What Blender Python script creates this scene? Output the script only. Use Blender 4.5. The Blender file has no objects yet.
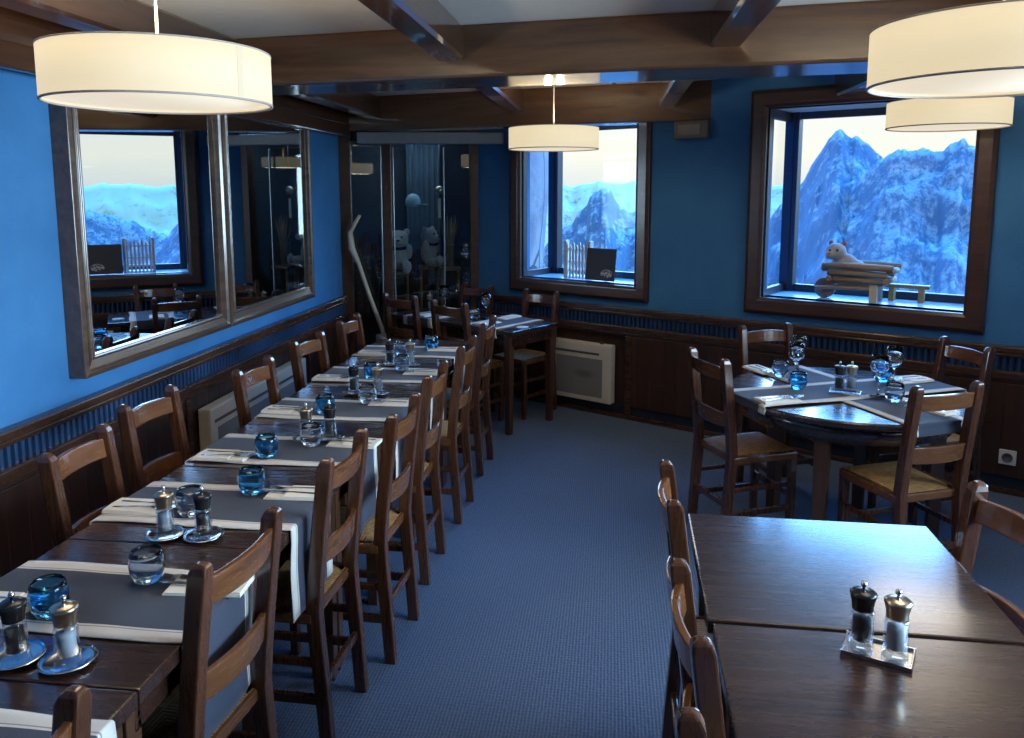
import bpy, bmesh, math, random
from mathutils import Vector, Matrix, noise
random.seed(7)
R = math.radians
scene = bpy.context.scene
col = scene.collection

# ------------------------------------------------------------------ materials
class NT:
    def __init__(s, name):
        s.m = bpy.data.materials.new(name); s.m.use_nodes = True
        s.t = s.m.node_tree; s.t.nodes.clear()
        s.out = s.t.nodes.new('ShaderNodeOutputMaterial')
    def n(s, kind, **kw):
        nd = s.t.nodes.new('ShaderNode' + kind)
        for k, v in kw.items():
            if k.startswith('_'): setattr(nd, k[1:], v)
            else:
                k = k.replace('__', ' ')
                s.set(nd.inputs[int(k[1:]) if k[0] == 'i' and k[1:].isdigit() else k], v)
        return nd
    def set(s, inp, v):
        if isinstance(v, bpy.types.NodeSocket): s.t.links.new(v, inp)
        elif isinstance(v, bpy.types.Node): s.t.links.new(v.outputs[0], inp)
        else: inp.default_value = v
    def math(s, op, a, b=0.0, c=None):
        nd = s.n('Math', _operation=op); s.set(nd.inputs[0], a); s.set(nd.inputs[1], b)
        if c is not None: s.set(nd.inputs[2], c)
        return nd.outputs[0]
    def mix(s, f, a, b):
        nd = s.n('Mix', _data_type='RGBA'); s.set(nd.inputs[0], f); s.set(nd.inputs[6], a); s.set(nd.inputs[7], b)
        return nd.outputs[2]
    def ramp(s, f, stops):
        nd = s.n('ValToRGB'); s.set(nd.inputs[0], f); e = nd.color_ramp.elements
        while len(e) < len(stops): e.new(.5)
        for x, (p, c) in zip(e, stops): x.position = p; x.color = rgba(c)
        return nd.outputs[0]
    def coords(s, rnd=True):
        tc = s.n('TexCoord').outputs['Object']
        if not rnd: return tc
        oi = s.n('ObjectInfo').outputs['Random']
        v = s.n('CombineXYZ', X=s.math('MULTIPLY', oi, 13.0), Y=s.math('MULTIPLY', oi, 7.0), Z=s.math('MULTIPLY', oi, 17.0))
        return s.n('VectorMath', _operation='ADD', i0=tc, i1=v.outputs[0]).outputs[0]
    def bump(s, h, strength=.2, dist=.002):
        return s.n('Bump', Strength=strength, Distance=dist, Height=h).outputs[0]
    def pbr(s, color, rough=.5, metal=0, spec=.5, normal=None, coat=0, coatr=.1, trans=0, ior=1.45, emit=None, estr=1, sheen=0):
        b = s.n('BsdfPrincipled')
        s.set(b.inputs['Base Color'], rgba(color)); s.set(b.inputs['Roughness'], rough)
        s.set(b.inputs['Metallic'], metal); s.set(b.inputs['Specular IOR Level'], spec); s.set(b.inputs['IOR'], ior)
        if normal is not None: s.set(b.inputs['Normal'], normal)
        if coat: s.set(b.inputs['Coat Weight'], coat); s.set(b.inputs['Coat Roughness'], coatr)
        if trans: s.set(b.inputs['Transmission Weight'], trans)
        if emit is not None: s.set(b.inputs['Emission Color'], rgba(emit)); s.set(b.inputs['Emission Strength'], estr)
        if sheen: s.set(b.inputs['Sheen Weight'], sheen)
        s.t.links.new(b.outputs[0], s.out.inputs[0]); return s.m
def rgba(c):
    if isinstance(c, (tuple, list)) and len(c) == 3: return (c[0], c[1], c[2], 1)
    return c

def plain(name, color, rough=.5, var=.12, scale=30, **k):
    s = NT(name); nz = s.n('TexNoise', Vector=s.coords(), Scale=scale, Detail=3.0)
    c = s.mix(nz.outputs[0], tuple(x * (1 - var) for x in color) + (1,), tuple(min(1, x * (1 + var)) for x in color) + (1,))
    return s.pbr(c, rough, **k)

def wood(name, dark, light, rough=.3, axis='x', scale=1.0, coat=0.0, bump=.12, planks=None, spec=.5, coatr=.12):
    s = NT(name); co = s.coords()
    sc = {'x': (1.2, 14, 14), 'y': (14, 1.2, 14), 'z': (14, 14, 1.2)}[axis]
    mp = s.n('Mapping', Vector=co, Scale=tuple(v * scale for v in sc))
    n1 = s.n('TexNoise', Vector=mp, Scale=1.0, Detail=6.0, Roughness=.62, Distortion=1.3)
    n2 = s.n('TexNoise', Vector=mp, Scale=5.0, Detail=3.0, Roughness=.7)
    f = s.math('ADD', s.math('MULTIPLY', n1.outputs[0], .75), s.math('MULTIPLY', n2.outputs[0], .25))
    c = s.ramp(f, [(.3, dark), (.7, light)])
    if planks:
        ax, w = planks
        sep = s.n('SeparateXYZ', Vector=s.n('TexCoord').outputs['Object'])
        q = s.math('DIVIDE', sep.outputs[ax], w); fr = s.math('FRACT', q)
        edge = s.math('MINIMUM', fr, s.math('SUBTRACT', 1.0, fr))
        g = s.math('SMOOTH_MIN', s.math('MULTIPLY', edge, 14.0), 1.0, .1)
        wn = s.n('TexWhiteNoise', _noise_dimensions='1D'); s.set(wn.inputs['W'], s.math('FLOOR', q))
        k = s.math('MULTIPLY_ADD', wn.outputs[0], .5, .7)
        c = s.n('VectorMath', _operation='SCALE', i0=c, Scale=k).outputs[0]
        h = s.math('ADD', s.math('MULTIPLY', f, .15), g)
        nm = s.bump(h, .5, .004)
    else: nm = s.bump(f, bump, .003)
    return s.pbr(c, s.math('MULTIPLY_ADD', n2.outputs[0], .12, rough - .06), normal=nm, coat=coat, coatr=coatr, spec=spec)

def thin_glass(name, tint, refl=1.0):
    s = NT(name)
    fr = s.math('MULTIPLY_ADD', s.math('POWER', s.n('LayerWeight', Blend=.5).outputs['Facing'], 4.0), .75, .045); tr = s.n('BsdfTransparent', Color=rgba(tint)); gl = s.n('BsdfGlossy', Color=(1, 1, 1, 1), Roughness=.02)
    mx = s.n('MixShader', Fac=s.math('MULTIPLY', fr, refl)); s.t.links.new(tr.outputs[0], mx.inputs[1]); s.t.links.new(gl.outputs[0], mx.inputs[2])
    s.t.links.new(mx.outputs[0], s.out.inputs[0]); return s.m

def plaster():
    s = NT('blue_plaster'); co = s.coords(False)
    n1 = s.n('TexNoise', Vector=co, Scale=2.2, Detail=6.0, Roughness=.65); n2 = s.n('TexNoise', Vector=co, Scale=40.0, Detail=3.0)
    c = s.ramp(n1, [(.3, (.035, .15, .36)), (.7, (.055, .21, .46))])
    return s.pbr(c, .75, spec=.25, normal=s.bump(n2, .12, .003))
def carpet():
    s = NT('ribbed_blue_carpet'); co = s.coords(False)
    sep = s.n('SeparateXYZ', Vector=co)
    rib = s.math('SINE', s.math('MULTIPLY', sep.outputs[0], 2 * math.pi / .012))
    dash = s.math('SINE', s.math('MULTIPLY', sep.outputs[1], 2 * math.pi / .016))
    nz = s.n('TexNoise', Vector=co, Scale=90.0, Detail=4.0); big = s.n('TexNoise', Vector=co, Scale=1.5, Detail=3.0)
    f = s.math('ADD', s.math('MULTIPLY', rib, .16), s.math('ADD', s.math('MULTIPLY', dash, .05), s.math('MULTIPLY', nz.outputs[0], .7)))
    f2 = s.math('ADD', f, s.math('MULTIPLY', s.math('SUBTRACT', big.outputs[0], .5), .2))
    c = s.ramp(f2, [(.1, (.062, .095, .16)), (.75, (.150, .205, .32))])
    return s.pbr(c, .95, spec=.1, normal=s.bump(f, .5, .004))
def runner_cloth():
    s = NT('slate_runner_cloth'); co = s.coords(False); sep = s.n('SeparateXYZ', Vector=co)
    a = s.math('ABSOLUTE', sep.outputs[1])
    weave = s.n('TexNoise', Vector=s.n('Mapping', Vector=co, Scale=(60, 400, 60)), Scale=3.0, Detail=3.0)
    dark = s.mix(weave.outputs[0], (.034, .039, .060, 1), (.060, .068, .100, 1))
    lite = s.mix(weave.outputs[0], (.58, .54, .49, 1), (.76, .71, .65, 1))
    band = s.math('GREATER_THAN', a, .113)
    line = s.math('MULTIPLY', s.math('GREATER_THAN', a, .119), s.math('LESS_THAN', a, .1225))
    c = s.mix(band, dark, lite); c = s.mix(s.math('MULTIPLY', line, .75), c, (.16, .14, .13, 1))
    return s.pbr(c, .85, spec=.2, normal=s.bump(weave.outputs[0], .25, .002), sheen=.15)
def rush():
    s = NT('woven_rush'); co = s.coords(False); sep = s.n('SeparateXYZ', Vector=co)
    x, y = sep.outputs[0], s.math('SUBTRACT', sep.outputs[1], .18)
    side = s.math('GREATER_THAN', s.math('ABSOLUTE', x), s.math('ABSOLUTE', y))
    k = 2 * math.pi / .011
    sx = s.math('SINE', s.math('MULTIPLY', x, k)); sy = s.math('SINE', s.math('MULTIPLY', y, k))
    w = s.math('ADD', s.math('MULTIPLY', side, sy), s.math('MULTIPLY', s.math('SUBTRACT', 1.0, side), sx))
    nz = s.n('TexNoise', Vector=co, Scale=60.0, Detail=4.0)
    f = s.math('ADD', s.math('MULTIPLY', w, .2), nz.outputs[0])
    c = s.ramp(f, [(.25, (.20, .095, .035)), (.8, (.56, .32, .12))])
    return s.pbr(c, .55, normal=s.bump(f, .6, .004))
def stone():
    s = NT('grey_stone'); co = s.coords(False)
    n1 = s.n('TexNoise', Vector=co, Scale=1.6, Detail=9.0, Roughness=.7, Distortion=1.0)
    v = s.n('TexVoronoi', Vector=s.n('Mapping', Vector=co, Scale=(1, 1, .5)), Scale=1.5, _feature='DISTANCE_TO_EDGE')
    c = s.ramp(n1, [(.3, (.13, .15, .20)), (.7, (.34, .36, .40))])
    c = s.mix(s.math('LESS_THAN', v.outputs[0], .018), c, (.09, .09, .10, 1))
    return s.pbr(c, .9, spec=.1, normal=s.bump(n1, .6, .05))
def mountain(name, rock, rock2, snow, sc, lo, hi):
    s = NT(name); co = s.coords(False)
    n1 = s.n('TexNoise', Vector=co, Scale=sc, Detail=10.0, Roughness=.72, Distortion=.6)
    n2 = s.n('TexNoise', Vector=s.n('Mapping', Vector=co, Scale=(1, 1, .35)), Scale=sc * 4.5, Detail=8.0, Roughness=.75)
    nz = s.n('SeparateXYZ', Vector=s.n('NewGeometry').outputs['Normal']).outputs[2]
    f = s.math('ADD', s.math('MULTIPLY', n1.outputs[0], .5), s.math('ADD', s.math('MULTIPLY', n2.outputs[0], .5), s.math('MULTIPLY', nz, .22)))
    base = s.mix(n2.outputs[0], rgba(rock), rgba(rock2))
    k = s.ramp(f, [(lo, (0, 0, 0)), (hi, (1, 1, 1))])
    c = s.mix(k, base, rgba(snow))
    return s.pbr(c, .95, spec=.05, normal=s.bump(n2.outputs[0], .5, 2.0))
def heater_front():
    s = NT('grey_heater_front'); co = s.coords(False); sep = s.n('SeparateXYZ', Vector=co)
    nz = s.n('TexNoise', Vector=co, Scale=22.0, Detail=3.0)
    r = s.math('SQRT', s.math('ADD', s.math('POWER', s.math('MULTIPLY', s.math('SUBTRACT', sep.outputs[0], .33), 9.0), 2.0), s.math('POWER', s.math('MULTIPLY', s.math('SUBTRACT', sep.outputs[2], .21), 26.0), 2.0)))
    k = s.ramp(s.math('MULTIPLY', r, s.math('MULTIPLY_ADD', nz.outputs[0], .8, .6)), [(.35, (1, 1, 1)), (1.0, (0, 0, 0))])
    return s.pbr(s.mix(s.math('MULTIPLY', k, .6), (.21, .21, .22, 1), (.07, .07, .075, 1)), .55)
def slate_board():
    s = NT('black_slate'); co = s.coords(False); sep = s.n('SeparateXYZ', Vector=co)
    nz = s.n('TexNoise', Vector=co, Scale=45.0, Detail=5.0, Roughness=.7)
    dx = s.math('SUBTRACT', sep.outputs[0], .06); dz = s.math('SUBTRACT', sep.outputs[2], .055)
    r = s.math('SQRT', s.math('ADD', s.math('POWER', s.math('MULTIPLY', dx, 19.0), 2.0), s.math('POWER', s.math('MULTIPLY', dz, 30.0), 2.0)))
    k = s.math('MULTIPLY', s.math('LESS_THAN', r, 1.0), s.math('GREATER_THAN', nz.outputs[0], .5))
    c = s.mix(k, (.035, .04, .06, 1), (.5, .55, .65, 1))
    return s.pbr(c, .5)

M = {}
M['wall'] = plaster(); M['carpet'] = carpet(); M['runner'] = runner_cloth(); M['rush'] = rush(); M['stone'] = stone(); M['slate'] = slate_board()
M['ceil'] = plain('ceiling_plaster', (.74, .72, .67), .9, .05, 12)
M['beam'] = wood('beam_wood', (.034, .014, .007), (.150, .070, .031), .33, 'x', .55, coat=1.0)
M['joist'] = wood('joist_wood', (.028, .012, .007), (.078, .034, .017), .30, 'y', .7, coat=1.0, coatr=.035, bump=.05)
M['joist'].node_tree.nodes['Principled BSDF'].inputs['Coat IOR'].default_value = 2.1
M['panel'] = wood('wainscot_wood', (.026, .012, .008), (.062, .027, .016), .4, 'z', .8, planks=(0, .11))
M['trim'] = wood('trim_wood', (.035, .015, .009), (.085, .037, .020), .28, 'x', 1.0, coat=.4)
M['frame'] = wood('casing_wood', (.034, .015, .010), (.078, .034, .021), .38, 'x', 1.0, coat=.2)
M['mframe'] = wood('mirror_frame_wood', (.050, .030, .022), (.12, .075, .052), .22, 'x', 1.0, coat=1.0, coatr=.15)
M['chair'] = wood('chair_wood', (.042, .014, .007), (.115, .041, .016), .28, 'z', 1.2, coat=.6, bump=.08)
M['slat'] = wood('slat_wood', (.075, .026, .010), (.20, .075, .026), .26, 'x', 1.2, coat=.6, bump=.08)
M['top'] = wood('tabletop_wood', (.018, .008, .006), (.060, .025, .016), .27, 'x', .8, coat=1.0, bump=.16, coatr=.15)
M['tleg'] = wood('table_leg_wood', (.04, .017, .009), (.10, .042, .02), .3, 'z', 1.0, coat=.4)
M['grille'] = plain('blue_grille', (.012, .045, .125), .4, .1)
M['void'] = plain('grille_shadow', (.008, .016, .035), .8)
M['heater'] = plain('cream_enamel', (.62, .58, .50), .4, .03)
M['heatgrey'] = heater_front()
M['cream'] = plain('cream_napkin', (.84, .79, .70), .85, .06, 60)
M['steel'] = plain('polished_steel', (.62, .63, .66), .16, .03, metal=1)
M['dsteel'] = plain('dark_metal', (.10, .10, .11), .4, .1, metal=1)
M['brass'] = plain('brushed_pewter', (.50, .42, .32), .28, .05, metal=1)
M['black'] = plain('black_plastic', (.012, .012, .014), .25)
M['pepper'] = plain('peppercorns', (.03, .02, .015), .8, .9, 260)
M['salt'] = plain('salt_grains', (.52, .50, .49), .8, .15, 300)
M['glass'] = NT('clear_glass').pbr((.97, .98, 1), .0, trans=1.0, ior=1.45)
M['bglass'] = NT('blue_glass').pbr((.22, .68, 1.0), .0, trans=1.0, ior=1.45)
M['sglass'] = NT('smoky_glass').pbr((.62, .72, .84), .0, trans=1.0, ior=1.45)
M['acryl'] = thin_glass('clear_acrylic', (.88, .92, .96), 1.2)
M['pane'] = thin_glass('window_glass', (.97, .985, 1), .25)
M['vpane'] = thin_glass('cabinet_glass', (.80, .88, .90), 1.3)
M['mirror'] = NT('mirror_silver').pbr((.78, .83, .86), .01, metal=1)
M['wframe'] = plain('grey_window_metal', (.022, .026, .036), .4)
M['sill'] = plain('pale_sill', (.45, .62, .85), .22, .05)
M['plastic'] = plain('grey_plastic', (.10, .095, .10), .5)
M['white'] = plain('white_plastic', (.70, .69, .66), .45, .03)
M['shadecloth'] = None
M['fur'] = plain('white_plush', (.42, .42, .45), .95, .3, 90, sheen=.1)
M['fur2'] = plain('grey_plush', (.34, .33, .36), .95, .35, 90, sheen=.4)
M['pink'] = plain('pink_felt', (.42, .20, .25), .9)
M['log'] = wood('peeled_log_wood', (.20, .155, .12), (.42, .34, .27), .7, 'x', 2.0)
M['bark'] = wood('bark_slab', (.028, .014, .012), (.085, .042, .030), .85, 'z', 1.5, bump=.9)
M['pale'] = wood('pale_stick_wood', (.42, .38, .30), (.66, .60, .48), .55, 'z', 1.5)
M['ladder'] = wood('ladder_wood', (.12, .06, .03), (.26, .14, .07), .55, 'z', 1.5)
M['straw'] = plain('dry_straw', (.28, .19, .10), .8, .4, 80)
M['bluecloth'] = plain('pale_blue_cloth', (.30, .50, .62), .85)
M['curtain'] = plain('grey_blue_curtain', (.10, .15, .20), .9, .3, 12)
M['plank'] = wood('ochre_plank', (.20, .13, .04), (.36, .25, .09), .5, 'x', 1.5)
M['rock1'] = mountain('haze_blue_rock_and_snow', (.105, .165, .27), (.18, .26, .39), (.46, .51, .56), .08, .62, .73)  # bluish haze and shade put into the mountain colours
M['rock2'] = mountain('dark_rock_and_snow', (.09, .16, .24), (.18, .26, .36), (.55, .57, .58), .10, .64, .73)
M['rock3'] = mountain('hazed_far_rock_sunlit_snow', (.18, .20, .19), (.26, .27, .22), (.88, .68, .40), .012, .54, .66)  # haze and sunlit cream patches put into the rock and snow colours

def shade_mat(name, color, strength):
    s = NT(name); nz = s.n('TexNoise', Vector=s.coords(), Scale=4.0, Detail=2.0)
    e = s.mix(nz.outputs[0], tuple(c * .96 for c in color) + (1,), tuple(color) + (1,))
    return s.pbr((.35, .32, .26), .8, emit=e, estr=strength)
M['shadecloth'] = shade_mat('lit_shade_fabric', (.95, .79, .50), .66)
M['diffuser'] = shade_mat('lit_diffuser', (1.0, .88, .68), .64)
M['shaderim'] = plain('shade_trim', (.50, .42, .36), .6)

# ------------------------------------------------------------------ mesh builder
class MB:
    def __init__(s): s.v = []; s.f = []; s.sm = []
    def add(s, vs, fs, smooth=False):
        o = len(s.v); s.v += [tuple(v) for v in vs]; s.f += [tuple(i + o for i in f) for f in fs]; s.sm += [smooth] * len(fs); return s
    def box(s, x0, x1, y0, y1, z0, z1, mat=None):
        vs = [(x, y, z) for z in (z0, z1) for y in (y0, y1) for x in (x0, x1)]
        if mat is not None: vs = [mat @ Vector(v) for v in vs]
        return s.add(vs, [(0, 2, 3, 1), (4, 5, 7, 6), (0, 1, 5, 4), (2, 6, 7, 3), (0, 4, 6, 2), (1, 3, 7, 5)])
    def rings(s, rs, closed=True, caps=True, smooth=False):
        n = len(rs[0]); vs = [p for r in rs for p in r]; fs = []
        for i in range(len(rs) - 1):
            for j in range(n if closed else n - 1):
                k = (j + 1) % n; fs.append((i * n + j, i * n + k, (i + 1) * n + k, (i + 1) * n + j))
        s.add(vs, fs, smooth)
        if caps:
            o = len(s.v) - len(vs)
            s.f += [tuple(o + j for j in reversed(range(n))), tuple(o + (len(rs) - 1) * n + j for j in range(n))]; s.sm += [False, False]
        return s
    def lathe(s, prof, seg=24, c=(0, 0, 0), sx=1, sy=1, closed=False):
        vs = []; fs = []; n = len(prof)
        for r, z in prof:
            for j in range(seg):
                a = 2 * math.pi * j / seg; vs.append((c[0] + max(r, 1e-5) * math.cos(a) * sx, c[1] + max(r, 1e-5) * math.sin(a) * sy, c[2] + z))
        m = n if closed else n - 1
        for i in range(m):
            i2 = (i + 1) % n
            for j in range(seg):
                k = (j + 1) % seg; fs.append((i * seg + j, i * seg + k, i2 * seg + k, i2 * seg + j))
        return s.add(vs, fs, True)
    def tube(s, pts, rad, seg=8, smooth=True):
        pts = [Vector(p) for p in pts]; rs = []
        if not isinstance(rad, (list, tuple)): rad = [rad] * len(pts)
        for i, p in enumerate(pts):
            d = (pts[min(i + 1, len(pts) - 1)] - pts[max(i - 1, 0)]).normalized()
            a = d.orthogonal() if abs(d.z) > .9 else d.cross(Vector((0, 0, 1)))
            if abs(d.z) > .9: a = d.cross(Vector((0, 1, 0)))
            a.normalize(); b = d.cross(a)
            rs.append([p + (a * math.cos(2 * math.pi * j / seg) + b * math.sin(2 * math.pi * j / seg)) * rad[i] for j in range(seg)])
        return s.rings(rs, smooth=smooth)
    def sphere(s, c, r, seg=14, ring=10):
        r = (r, r, r) if not isinstance(r, (tuple, list)) else r
        vs = []; fs = []
        for i in range(ring + 1):
            t = math.pi * i / ring
            for j in range(seg):
                a = 2 * math.pi * j / seg
                vs.append((c[0] + r[0] * max(math.sin(t), 1e-4) * math.cos(a), c[1] + r[1] * max(math.sin(t), 1e-4) * math.sin(a), c[2] - r[2] * math.cos(t)))
        for i in range(ring):
            for j in range(seg):
                k = (j + 1) % seg; fs.append((i * seg + j, i * seg + k, (i + 1) * seg + k, (i + 1) * seg + j))
        return s.add(vs, fs, True)
    def mesh(s, name, mat, bevel=0.0, seg=2):
        me = bpy.data.meshes.new(name); bm = bmesh.new()
        vv = [bm.verts.new(v) for v in s.v]
        for f, sm in zip(s.f, s.sm):
            try: q = bm.faces.new([vv[i] for i in f]); q.smooth = sm
            except ValueError: pass
        bmesh.ops.remove_doubles(bm, verts=bm.verts, dist=1e-5)
        bmesh.ops.recalc_face_normals(bm, faces=bm.faces)
        if bevel:
            es = [e for e in bm.edges if len(e.link_faces) == 2 and e.calc_face_angle(0) > .6]
            bmesh.ops.bevel(bm, geom=es, offset=bevel, segments=seg, profile=.6 if seg > 1 else .5, affect='EDGES', clamp_overlap=True)
        bm.to_mesh(me); bm.free(); me.materials.append(mat); return me
    def build(s, name, mat, parent=None, bevel=0.0, loc=None, rz=0, seg=2):
        o = bpy.data.objects.new(name, s.mesh(name, mat, bevel, seg)); col.objects.link(o)
        if parent: o.parent = parent
        if loc: o.location = loc
        if rz: o.rotation_euler = (0, 0, rz)
        return o

def tag(o, label, cat, group=None):
    o['label'] = label; o['category'] = cat
    if group: o['group'] = group
    return o
def thing(name, label, cat, loc=(0, 0, 0), rz=0, group=None):
    o = bpy.data.objects.new(name, None); col.objects.link(o); o.empty_display_size = .05
    o.location = loc; o.rotation_euler = (0, 0, rz); return tag(o, label, cat, group)
def struct(o): o['kind'] = 'structure'; return o
def sempty(name, loc=(0, 0, 0), rz=0):
    o = bpy.data.objects.new(name, None); col.objects.link(o); o.location = loc; o.rotation_euler = (0, 0, rz); return struct(o)
def dup(root, loc, rz=0, label=None, group=None):
    r = root.copy(); col.objects.link(r); r.location = loc; r.rotation_euler = (0, 0, rz)
    if label: r['label'] = label
    if group: r['group'] = group
    for ch in list(root.children):
        c = ch.copy(); col.objects.link(c); c.parent = r
        for g in list(ch.children):
            d = g.copy(); col.objects.link(d); d.parent = c
    return r
class Proto:
    """first use places the prototype itself, later uses copy it"""
    def __init__(s, root): s.root = root; s.used = False
    def put(s, loc, rz, label, group):
        if not s.used:
            s.used = True; o = s.root; o.location = loc; o.rotation_euler = (0, 0, rz); o['label'] = label; o['group'] = group; return o
        return dup(s.root, loc, rz, label, group)
ORD = ['first', 'second', 'third', 'fourth', 'fifth', 'sixth', 'seventh', 'eighth']

# ------------------------------------------------------------------ room shell
XL, CEIL = -2.2, 2.43
P0 = Vector((.57, 5.66, 0)); AW = -math.atan2(.509, .8607)
U = Vector((.8607, -.509, 0)); OUT = Vector((.509, .8607, 0))
def rw(s, y, z): return P0 + U * s + OUT * y + Vector((0, 0, z))
S0, S1 = -1.95, 2.95
XR = rw(S1, 0, 0).x; YR = rw(S1, 0, 0).y

def slab(za, zb):
    pts = [(XL - .12, -3.3), (XR + .12, -3.3), (XR + .12, rw(S1, .1, 0).y), tuple(rw(S0 - .1, .10, 0))[:2], (-1.25, 7.4), (-2.5, 7.1), (-2.5, 6.3), (XL - .12, 6.3)]
    return MB().rings([[(x, y, z) for x, y in pts] for z in (za, zb)])
struct(slab(-.06, 0).build('floor', M['carpet']))
struct(slab(CEIL, CEIL + .08).build('ceiling', M['ceil']))
struct(MB().box(XL - .12, XL, -3.2, 6.34, 0, CEIL).build('wall_left', M['wall']))
struct(MB().box(XL - .12, XR + .12, -3.3, -3.2, 0, CEIL).build('wall_back', M['wall']))
# side wall; unseen window opening assumed, to let the fill light in
w = MB(); y0, y1, z0, z1 = .1, 2.9, .95, 2.22
w.box(XR, XR + .12, -3.2, y0, 0, CEIL).box(XR, XR + .12, y1, YR + .1, 0, CEIL).box(XR, XR + .12, y0, y1, 0, z0).box(XR, XR + .12, y0, y1, z1, CEIL)
struct(w.build('wall_right', M['wall']))
# slanted window wall
W = {1: (-1.49, -.45, 1.0, 2.22), 2: (.49, 1.67, 1.0, 2.22)}
w = MB(); T = .10
def wb(a, b, c, d): w.box(a, b, 0, T, c, d)
wb(S0, -1.49, 0, CEIL); wb(-.45, .49, 0, CEIL); wb(1.67, S1 + .1, 0, CEIL)
for k in (1, 2):
    a, b, c, d = W[k]; wb(a, b, 0, c); wb(a, b, d, CEIL)
o = struct(w.build('wall_window_side', M['wall'], loc=tuple(P0), rz=AW))

def mitred(mb, a, b, c, d, prof):
    """closed picture-frame moulding round the opening a..b x c..d; prof = (outward distance, y) loop"""
    rs = []
    for sx, sz in ((-1, -1), (1, -1), (1, 1), (-1, 1), (-1, -1)):
        rs.append([((a if sx < 0 else b) + sx * t, y, (c if sz < 0 else d) + sz * t) for t, y in prof])
    return mb.rings(rs, caps=False)
D = .42
for k in (1, 2):
    a, b, c, d = W[k]
    r = sempty('window_%d' % k, tuple(P0), AW)
    mitred(MB(), a, b, c, d, [(0, -.005), (0, -.03), (.02, -.045), (.085, -.045), (.11, -.028), (.11, -.001)]).build('casing', M['frame'], r, .004)
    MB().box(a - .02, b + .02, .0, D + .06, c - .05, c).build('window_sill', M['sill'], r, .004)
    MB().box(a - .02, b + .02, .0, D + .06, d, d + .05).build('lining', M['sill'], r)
    # outer reveal on the right side is solid, the left one is glazed
    MB().box(b, b + .05, .0, D + .06, c, d).build('reveal', M['frame'], r)
    m = MB(); y = D
    m.box(a - .03, a + .065, y - .02, y + .06, c, d).box(b - .05, b, y, y + .05, c, d).box(a + .065, b - .05, y, y + .05, c, c + .05).box(a + .065, b - .05, y, y + .05, d - .045, d)
    m.box(a - .03, a + .01, .0, .05, c, d).box(a - .03, a + .01, .05, y - .02, c, c + .05).box(a - .03, a + .01, .05, y - .02, d - .06, d)
    m.box(a + .025, a + .035, y - .028, y - .018, c, d)
    m.build('sash', M['wframe'], r, .004)
    MB().box(a + .06, b - .04, y + .02, y + .026, c + .04, d - .05).build('glass_pane', M['pane'], r)
    MB().box(a - .016, a - .010, .04, y - .01, c + .04, d - .05).build('glass_pane', M['pane'], r)

# wainscot: local frame x along the wall, y into the room is negative
def wainscot(tag_, length, loc, rz, niches, panels):
    k = tag_
    m = MB().box(0, length, -.05, 0, .80, .84); m.box(0, length, -.035, 0, .775, .80)
    struct(m.build('trim_rail_' + k, M['trim'], None, .008, loc, rz))
    struct(MB().box(0, length, -.012, 0, .70, .775).build('trim_recess_' + k, M['void'], None, 0, loc, rz))
    m = MB(); n = int(length / .036)
    for i in range(n):
        x = (i + .5) * length / n
        m.rings([[(x - .014, -.012, z), (x - .009, -.024, z), (x, -.029, z), (x + .009, -.024, z), (x + .014, -.012, z)] for z in (.70, .775)], caps=False, closed=False)
    struct(m.build('trim_grille_' + k, M['grille'], None, 0, loc, rz))
    m = MB().box(0, length, -.055, 0, .655, .70); m.box(0, length, -.04, 0, .63, .655)
    struct(m.build('trim_ledge_' + k, M['trim'], None, .006, loc, rz))
    m = MB()
    for a, b in panels: m.box(a, b, -.045, 0, .10, .63)
    for a, b in niches: m.box(a, b, -.006, 0, .10, .63)
    struct(m.build('trim_panelling_' + k, M['panel'], None, .003, loc, rz))
    m = MB()
    for a, b in panels: m.box(a - .0, a + .045, -.055, 0, .03, .63).box(b - .045, b, -.055, 0, .03, .63)
    struct(m.build('trim_stile_' + k, M['trim'], None, .004, loc, rz))
    m = MB().box(0, length, -.03, 0, .03, .10); struct(m.build('trim_toe_' + k, M['void'], None, .002, loc, rz))
    m = MB().box(0, length, -.05, 0, 0, .03); struct(m.build('baseboard_' + k, M['trim'], None, .003, loc, rz))
LY0 = -3.2
wainscot('left', 6.34 - LY0, (XL, LY0, 0), R(90), [(3.80 - LY0, 5.42 - LY0)], [(0, 3.80 - LY0), (5.42 - LY0, 6.34 - LY0)])
wainscot('window_side', S1 - S0, tuple(rw(S0, 0, 0)), AW, [(S0 + 1.95 - 1.95, -.5 - S0)], [(-.5 - S0, S1 - S0)])

# beams
def bar(name, A, B, width, z0, z1, mat, bev=.012):
    A = Vector(A); B = Vector(B); d = B - A; L = d.length
    o = MB().box(0, L, 0, width, z0, z1).build(name, mat, None, bev, (A.x, A.y, 0), math.atan2(d.y, d.x))
    return struct(o)
bar('ceiling_beam_1', (-2.2, 3.87), (XR, 3.87 - .1527 * (XR + 2.2)), .37, 2.2, CEIL, M['beam'], .014)
bar('ceiling_beam_2', (-2.2, 6.31), (.66, 5.61), .22, 2.165, CEIL, M['beam'], .012)
struct(MB().box(XL, XL + .115, -3.2, 6.33, 2.21, CEIL).box(XL + .088, XL + .115, -3.2, 6.33, 2.12, 2.21).build('ceiling_beam_wall_plate', M['joist'], None, .008))
b1 = lambda x: 3.87 - .1527 * (x + 2.2)
b2 = lambda x: 6.31 - .2448 * (x + 2.2)
for i, x in enumerate((-1.95, -.80, .39, 1.50)):
    struct(MB().box(x, x + .13, -3.2, b1(x) + .03, 2.28, CEIL).build('ceiling_joist_%d' % (i + 1), M['joist'], None, .013, seg=1))
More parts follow.
